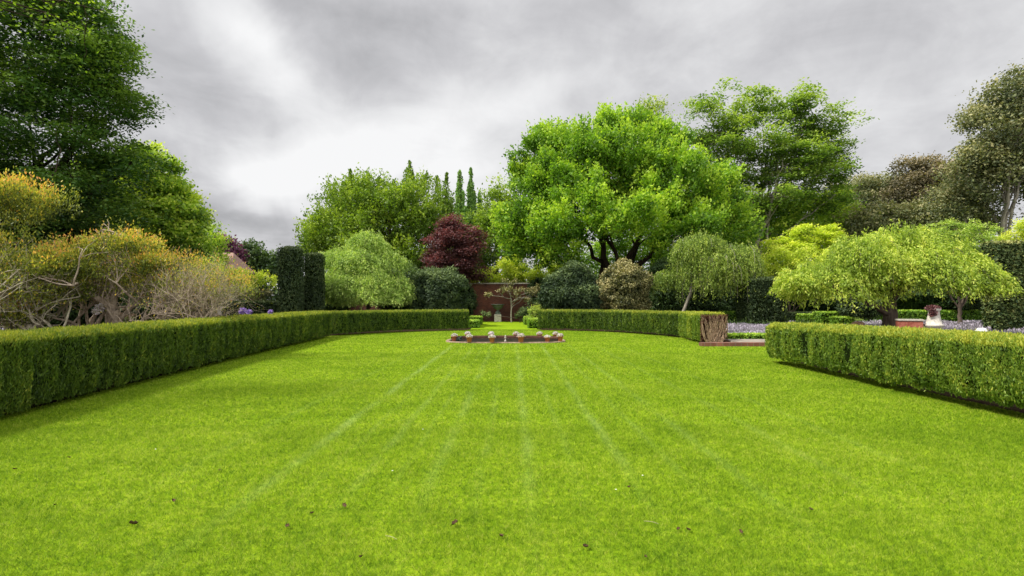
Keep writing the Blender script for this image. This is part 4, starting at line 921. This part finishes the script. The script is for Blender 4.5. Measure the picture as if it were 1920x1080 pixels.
# yellow-green small layered tree
tree('golden_tree', 'bright yellow-green layered tree left of the weeping cherry top', 'tree', G(1500, 46),
     env_px([(1535, 432, 26, 16), (1500, 445, 34, 16), (1455, 462, 34, 14), (1550, 450, 26, 16), (1480, 470, 50, 16), (1520, 468, 40, 18)], 44), M['yellow'], M['bark_mid'], 135, 90, .55, 16, .4, 14, (.18, .11), .14, 1.6, 20, shape='flat', backw=.2)
tree('golden_shrub', 'yellow shrub mass under the bright layered tree on the right', 'shrub', G(1480, 41),
     env_px([(1480, 490, 50, 26), (1440, 505, 30, 26), (1540, 500, 40, 30), (1425, 500, 20, 30)], 41), M['yellow'], M['bark_mid'], 136, 70, .55, 16, .35, 14, (.16, .09), .1, 1.0, 12, backw=.2)
tree('golden_tree', 'pale yellow-green layered maple behind the right half of the weeping cherry', 'tree', G(1800, 34),
     env_px([(1790, 430, 45, 14), (1840, 437, 35, 10), (1740, 445, 40, 12), (1810, 460, 60, 25), (1830, 490, 45, 40)], 34), M['weep'], M['bark_mid'], 137, 90, .4, 16, .35, 14, (.13, .06), .14, 1.6, 20, shape='flat', backw=.2)
tree('golden_shrub', 'bright green shrub behind the tall glossy hedge at the right edge', 'shrub', G(1915, 30.5),
     env_px([(1920, 425, 25, 20), (1905, 440, 20, 14), (1950, 430, 40, 30)], 30.5), M['yellow'], M['bark_mid'], 138, 50, .3, 14, .25, 12, (.10, .06), .1, 1.0, 12, backw=.2)

# far right oaks
def oak(label, seed, base, env, mat, d, nc, cr, r0, hf, bark='bark_mid', nl=24, tr=.9, leafs=(.34, .2), **k):
    tree('oak_tree', label, 'tree', base, env, M[mat], M[bark], seed, nc, cr, 24, tr, 15, leafs, r0, hf, nl, backw=.2, varh=.3, **k)
oak('huge olive oak with pale bent trunk at the right edge of the photo', 140, G(1893, 52),
    env_px([(1900, 200, 80, 55), (1870, 260, 80, 60), (1830, 320, 70, 55), (1960, 250, 80, 90), (1800, 370, 45, 45, 1), (1850, 400, 50, 40, 2), (1900, 330, 60, 40, 2), (1990, 380, 60, 60)], 52), 'oak', 52, 300, 1.4, .5, 6.5, 'bark_pale', 34, .85, (.28, .17), inner=.1, cvar=.15, gap=(1866, 1918, 345, 450, 60))
oak('rusty brown oak beside the huge olive oak', 141, G(1735, 72), env_px([(1730, 340, 45, 38), (1760, 370, 40, 40), (1705, 370, 40, 35), (1740, 400, 60, 40)], 72), 'oak_b', 72, 120, 1.6, .4, 6)
oak('olive rounded oak left of the rusty brown oak', 142, G(1650, 76), env_px([(1655, 355, 45, 28), (1625, 375, 45, 30), (1680, 380, 45, 40), (1640, 410, 60, 35)], 76), 'oak', 76, 120, 1.6, .4, 5)
oak('farther dark olive oak beside the tall airy tree', 143, G(1600, 84), env_px([(1600, 365, 40, 24), (1590, 400, 40, 35), (1570, 430, 50, 40)], 84), 'oak', 84, 90, 1.8, .4, 5)
oak('low olive tree in front of the oaks above the weeping cherry', 144, G(1660, 60), env_px([(1620, 425, 40, 24), (1680, 420, 50, 30), (1745, 420, 45, 35), (1800, 430, 40, 30)], 60), 'oak', 60, 110, 1.2, .3, 3)

# evergreen shrubs before the wall
def round_shrub(label, c_px, c_py, rx, ry, d, mat, seed, dens=420, leaf=(.20, .07), base=.45, name='evergreen_shrub', lump=.22, ztop=None, vert=-.1, topcol=.22):
    c = P(c_px, c_py, d); V, T = ellipsoid(c, (rx / F * d, rx / F * d * .9, ry / F * d), 34, 22, .05, lump, seed)
    clipped(name, label, 'shrub', (V, T), M[mat], dens, leaf, d * .9, seed, ripple=.34, rip_f=(1.5, 1.5, 2.2), topcol=topcol, base=base, vert=vert, shrink=.34, spread=.12, rvar=.5)
round_shrub('rounded dark rhododendron left of the grass path', 820, 556, 57, 57, 35, 'rhodo', 150)
round_shrub('rounded dark evergreen shrub right of the grass path', 1075, 556, 56, 60, 35, 'rhodo', 151, base=.36)
round_shrub('variegated cream and green shrub under the huge central tree', 1173, 549, 48, 55, 34, 'varieg', 152, leaf=(.16, .08), base=.52, lump=.2)
round_shrub('small pale green bush beside the right end of the path', 1003, 590, 16, 18, 36, 'birch', 153, 500, (.14, .05), .62)
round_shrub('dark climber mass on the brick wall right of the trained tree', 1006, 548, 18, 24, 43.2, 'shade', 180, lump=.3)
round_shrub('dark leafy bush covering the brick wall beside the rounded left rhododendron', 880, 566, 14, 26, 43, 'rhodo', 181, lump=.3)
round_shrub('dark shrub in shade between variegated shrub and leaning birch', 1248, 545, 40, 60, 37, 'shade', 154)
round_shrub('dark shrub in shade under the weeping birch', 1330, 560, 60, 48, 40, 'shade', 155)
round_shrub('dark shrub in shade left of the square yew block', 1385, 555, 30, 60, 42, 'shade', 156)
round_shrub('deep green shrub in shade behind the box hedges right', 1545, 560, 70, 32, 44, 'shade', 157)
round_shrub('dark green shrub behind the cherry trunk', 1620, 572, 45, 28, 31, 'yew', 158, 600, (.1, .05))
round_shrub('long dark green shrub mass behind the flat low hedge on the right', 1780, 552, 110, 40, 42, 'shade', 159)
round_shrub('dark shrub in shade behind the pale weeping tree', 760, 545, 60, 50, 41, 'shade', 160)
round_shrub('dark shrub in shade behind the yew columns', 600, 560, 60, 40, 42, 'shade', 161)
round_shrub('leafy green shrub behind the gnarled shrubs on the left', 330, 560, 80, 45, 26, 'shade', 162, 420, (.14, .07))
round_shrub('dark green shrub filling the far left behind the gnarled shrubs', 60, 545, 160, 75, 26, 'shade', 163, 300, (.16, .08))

tree('golden_shrub', 'sunlit yellow-green shrub spilling over the brick wall', 'shrub', G(985, 47),
     env_px([(925, 522, 34, 14), (975, 515, 34, 20), (1020, 515, 35, 20), (955, 500, 30, 18), (1050, 505, 30, 22), (900, 525, 20, 10)], 46.5), M['yellow'], M['bark_mid'], 170, 100, .5, 14, .35, 14, (.18, .10), .1, 2.2, 16, backw=.1)
tree('golden_shrub', 'sunlit yellow-green shrubbery beneath the boughs of the huge central tree', 'shrub', G(1250, 50),
     env_px([(1110, 490, 44, 30), (1175, 462, 62, 44, 0), (1150, 495, 40, 30), (1240, 490, 50, 30), (1310, 500, 50, 40), (1370, 510, 40, 40)], 49), M['ginkgo'], M['bark_mid'], 171, 110, .8, 14, .5, 14, (.22, .13), .12, 1.5, 16, backw=.1)
# small trained tree against the wall
tree('trained_tree', 'small pale-stemmed tree growing against the brick wall behind the urn', 'tree', G(959, 41.5),
     env_px([(930, 553, 20, 8), (985, 552, 28, 14), (960, 545, 24, 8), (955, 530, 12, 12), (1005, 545, 14, 16)], 41.5), M['varieg'], M['bark_pale'], 172, 34, .28, 7, .2, 7, (.14, .09), .06, 1.9, 16, backw=.3)
tree('garden_perennials', 'dark leafy perennials at the foot of the wall beside the pedestal', 'plant', G(975, 40.8),
     env_px([(985, 588, 18, 12), (1000, 580, 14, 16), (905, 592, 12, 8)], 40.8), M['rhodo'], M['bark_mid'], 173, 30, .2, 12, .18, 10, (.2, .05), .04, .3, 6, backw=.3)

# ---- gnarled shrubs at the left
def gnarled(name, label, base, trunks, env, seed, levels=4, r0=.14, nleaf=9000, mat='azalea', bark='bark_twig', leaf=(.055, .024), twig_len=.42, kids=3, base_var=.55, outer=.8, zup=.35, wild=.34):
    rng = np.random.default_rng(seed); lines = []; tips = []; root = thing(name, label, 'shrub', base)
    def grow(p, d, r, L, lvl):
        n = 5; pts = [p]; dd = d
        for i in range(n):
            dd = dd + rng.normal(0, .06 if (lvl == levels and r > .16) else .20, 3); dd = dd / np.linalg.norm(dd); pts.append(pts[-1] + dd * L / n)
        pts = np.array(pts); r1 = r * .62; lines.append((pts, np.linspace(r, r1, n + 1)))
        if lvl == 0: tips.append((pts[-1], dd)); return
        q = np.sqrt((((pts[-1] - env[:, :3]) / env[:, 3:]) ** 2).sum(1)).min()
        k = kids + (1 if rng.random() < .35 else 0)
        for _ in range(k):
            cen = env[rng.integers(len(env))]; tgt = cen[:3] + unit(rng.normal(size=(1, 3)))[0] * cen[3:] * rng.uniform(.5, 1.0)
            to = tgt - pts[-1]; to /= np.linalg.norm(to) + 1e-6
            nd = dd * .75 + rng.normal(0, wild, 3) + to * ((1.2 if wild < .4 else .75) if q > .6 else .3) + np.array([0, 0, zup * .4]); nd /= np.linalg.norm(nd)
            s = pts[rng.integers(3, n + 1)]
            grow(s, nd, r1 * rng.uniform(.55, .85), L * rng.uniform(.68, .95), lvl - 1)
    for (o, d, r, L) in trunks:
        d = np.array(d, float); grow(np.array(base) + np.array(o), d / np.linalg.norm(d), r, L, levels)
    link('branches', tubes('branches', lines, M[bark], base, 5), root)
    tp = np.array([t[0] for t in tips]); td = np.array([t[1] for t in tips])
    # foliage: tufts at tips plus on the outside of the envelope
    C = []; A = []; V = []
    nt = min(nleaf // 2, len(tp) * 14); i = rng.integers(0, len(tp), nt); C.append(tp[i] + rng.normal(0, .10, (nt, 3)) + np.array([0, 0, .05])); A.append(td[i] + np.array([0, 0, .8]) + rng.normal(0, .6, (nt, 3))); V.append(np.full(nt, base_var) + rng.normal(0, .2, nt))
    k = nleaf // 22; e = env[rng.choice(len(env), k, p=env[:, 3] / env[:, 3].sum())]; d = unit(rng.normal(size=(k, 3))); d[:, 2] = np.abs(d[:, 2]) * 1.1 - .25; d[:, 1] = -np.abs(d[:, 1]) * np.where(rng.random(k) < .6, 1, -1); d = unit(d)
    c = e[:, :3] + d * e[:, 3:] * rng.uniform(outer - .1, 1.05, (k, 1)) * (.68 + .62 * vnoise(e[:, :3] * .7 + d * 2.6 + 11, seed))[:, None]; ok = vnoise(c * 2.2 + 3, seed + 2) > .43; c, d, e = c[ok], d[ok], e[ok]; k = len(c); i = np.repeat(np.arange(k), 30); g3 = rng.normal(0, .10, (len(i), 3)) * np.array([1, 1, 1.3]); C.append(c[i] + g3); A.append(np.array([0, 0, 1.0]) + d[i] * .5 + rng.normal(0, .5, (len(i), 3))); V.append(base_var - .1 + .32 * d[i, 2] + rng.normal(0, .15, len(i)) + rng.normal(0, .14, k)[i] + g3[:, 2] * .8)
    C = np.concatenate(C); A = np.concatenate(A); V = np.concatenate(V); keep = C[:, 2] > .2; C, A, V = C[keep], A[keep], V[keep]
    link('foliage', leaf_mesh('foliage', C, A, rng.normal(size=C.shape), leaf[0] * rng.uniform(.6, 1.3, len(C)), leaf[1], V, M[mat], base), root)
    print(name, len(lines), len(C)); return root
gnarled('gnarled_shrub', 'tall gnarled shrub with lichened twisted branches and golden leaves at the left edge', G(95, 14.0), 
        [((.0, 0, 0), (-.6, -.1, .9), .12, 1.2), ((-.2, 0, 0), (-1.0, -.2, .8), .10, 1.3), ((.1, 0, .0), (.1, 0, 1), .09, 1.0), ((-.5, .2, 0), (-.8, .1, 1.2), .11, 1.4), ((-1.2, -.5, .1), (-.9, -.5, .75), .11, 1.5), ((-.9, -.6, .2), (-1.1, -.3, 1.0), .09, 1.3), ((-1.6, .0, 0), (.3, -.2, 1.2), .12, 1.3), ((-2.2, .0, 0), (-.3, -.2, 1.2), .12, 1.5)],
        env_px([(62, 380, 68, 38), (0, 400, 80, 60), (115, 505, 55, 34), (25, 590, 55, 24), (-80, 500, 90, 110), (140, 545, 24, 28, .4)], 13.8), 201, 4, nleaf=26000, bark='bark_grey', kids=3, base_var=.40, leaf=(.085, .035))
gnarled('gnarled_shrub', 'gnarled shrub on thick pinkish twin trunks with orange-tipped leaves, second from left', G(208, 15.2),
        [((.0, 0, 0), (.06, 0, 1), .21, 1.5), ((-.28, 0, 0), (-.55, -.1, 1), .13, 1.1), ((.1, 0, .5), (.9, -.2, .8), .09, .9), ((-.1, 0, .6), (-.9, -.2, .9), .09, 1.0), ((.0, .0, .8), (.2, -.3, 1.0), .09, .8)],
        env_px([(235, 468, 65, 26), (155, 478, 60, 28), (280, 500, 45, 24), (112, 505, 45, 34)], 15), 202, 4, nleaf=15000, kids=3, base_var=.42, leaf=(.08, .032))
gnarled('gnarled_shrub', 'wide low shrub of pale bare twigs with orange tips leaning over the left hedge', G(350, 15.6, .2),
        [((-.3, -.2, .3), (-1, -.3, .55), .07, 1.0), ((0, -.3, .3), (1, -.3, .6), .07, 1.1), ((.1, 0, .4), (.6, -.1, .9), .07, 1.0), ((-.1, 0, .3), (-.4, -.1, 1), .07, 1.0), ((.2, 0, .3), (.2, -.3, 1), .06, .9), ((.5, -.2, .3), (1.2, -.3, .75), .06, 1.0), ((-.6, 0, .3), (-.2, -.2, 1), .06, .9)],
        env_px([(370, 530, 80, 45), (300, 540, 60, 50), (430, 545, 50, 38), (350, 505, 50, 24)], 15.4), 203, 4, nleaf=8500, kids=4, base_var=.50, outer=.85, leaf=(.065, .022), wild=.42)
# flowers seen over the left hedge
def agapanthus(px, py, d, lab, mat='lilac_flower', n=160, r=.12, seed=1):
    rg = np.random.default_rng(seed); top = P(px, py, d); base = np.array([top[0], top[1], 0]); root = thing('agapanthus_plant', lab, 'flower', base)
    link('stem', tubes('stem', [(np.array([[0, 0, 0], [.02, 0, top[2] * .5], [0, 0, top[2]]]), .009)], M['bark_mid'], (0, 0, 0), 5), root)
    dd = unit(rg.normal(size=(n, 3))); link('petals', leaf_mesh('petals', dd * r * rg.uniform(.5, 1, (n, 1)) + np.array([0, 0, top[2]]), dd, rg.normal(size=(n, 3)), .09, .045, rg.random(n), M[mat], (0, 0, 0)), root)
agapanthus(455, 583, 17.5, 'larger lilac flower head above the left hedge left of the yew columns', seed=1)
agapanthus(467, 585, 17.8, 'smaller lilac flower head beside the larger one above the left hedge', n=90, r=.09, seed=2)
agapanthus(507, 585, 19, 'pale lilac flower head at the foot of the left yew column', n=90, r=.08, seed=3)
agapanthus(187, 577, 14.6, 'white flower head between the trunks of the pinkish gnarled shrub', 'white_flower', 120, .12, 4)
agapanthus(180, 584, 14.5, 'white flower head just below the one between the pinkish trunks', 'white_flower', 90, .09, 5)

# overhanging bough entering the top left corner
def bough():
    rng = np.random.default_rng(9); base = np.array([-13.5, 6.5, 0.0]); root = thing('broadleaf_tree', 'near tree whose yellow-green bough hangs into the top left corner', 'tree', base)
    d = 9.0; tips = [P(80, 40, d), P(190, 20, d), P(160, 60, d), P(60, 25, d), P(0, 95, d), P(215, 5, d), P(120, 15, d)]
    crown0 = np.array([-12, 7.5, 8.2]); lines = [(curve(base, np.array([-12.8, 7.2, 7.0]), rng, 8, .03, .01), np.linspace(.26, .16, 8))]
    C = []; 
    for t in tips:
        s = np.array([-12.8, 7.2, rng.uniform(6.6, 7.0)]); p = curve(s, t, rng, 10, .06, .015, .12); lines.append((p, np.linspace(.045, .006, 10)))
        for _ in range(9):
            a = p[rng.integers(5, 10)]; e = a + rng.normal(0, .25, 3); lines.append((curve(a, e, rng, 5), np.linspace(.008, .003, 5))); C.append(e); C.append((a + e) / 2)
        C.append(t)
    C = np.array(C); i = np.repeat(np.arange(len(C)), 6); c = C[i] + rng.normal(0, .13, (len(i), 3)); env = [(-13, 6.5, 10.5, 3, 3, 2.6)]
    n = 9000; dd = unit(rng.normal(size=(n, 3))); c2 = np.array([-15, 6.5, 10.8]) + dd * np.array([2.6, 2.6, 2.2]) * rng.uniform(.6, 1, (n, 1)); c = np.concatenate([c, c2])
    link('trunk', tubes('trunk', lines, M['bark'], base), root)
    nn = rng.normal(0, .6, c.shape) + np.array([0, 0, 1]); A = np.cross(nn, rng.normal(size=c.shape)); link('crown', leaf_mesh('crown', c, A, np.cross(nn, A), .07, .042, .5 + rng.normal(0, .2, len(c)), M['ginkgo_b'], base), root)
bough()

# distant wood closing the view behind the garden
def backwood():
    rng = np.random.default_rng(31); cs = []
    for i in range(60):
        az_ = R(-52 + 104 * i / 59); d = 105 + rng.normal(0, 5); h = rng.uniform(5, 8); 
        if az_ > R(25): h += 4
        cs.append((d * math.sin(az_), d * math.cos(az_) , h * .5, 5.5, 4, h * .62))
    env = np.array(cs); C, A, B, L, W, var, cl = crown(env, rng, 700, 1.8, 14, 1.2, 8, .75, .45, backw=.1)
    tag(link('distant_wood', leaf_mesh('distant_wood', C, A, B, L, W, var, M['shade'], (0, 0, 0))), 'far dark wood closing the view behind all the garden trees', 'wood', kind='stuff')
backwood()
tree('broadleaf_tree', 'mid green tree behind the brick wall between the red maple and central tree', 'tree', G(900, 56),
     env_px([(870, 500, 50, 35), (800, 510, 60, 40), (730, 520, 60, 40), (640, 530, 50, 35)], 55), M['shade'], M['bark'], 174, 100, 1.2, 14, .8, 12, (.3, .18), .25, 1.5, 16, backw=.1)
print('trees', time.time() - T0, 'polys', sum(len(m.polygons) for m in bpy.data.meshes))
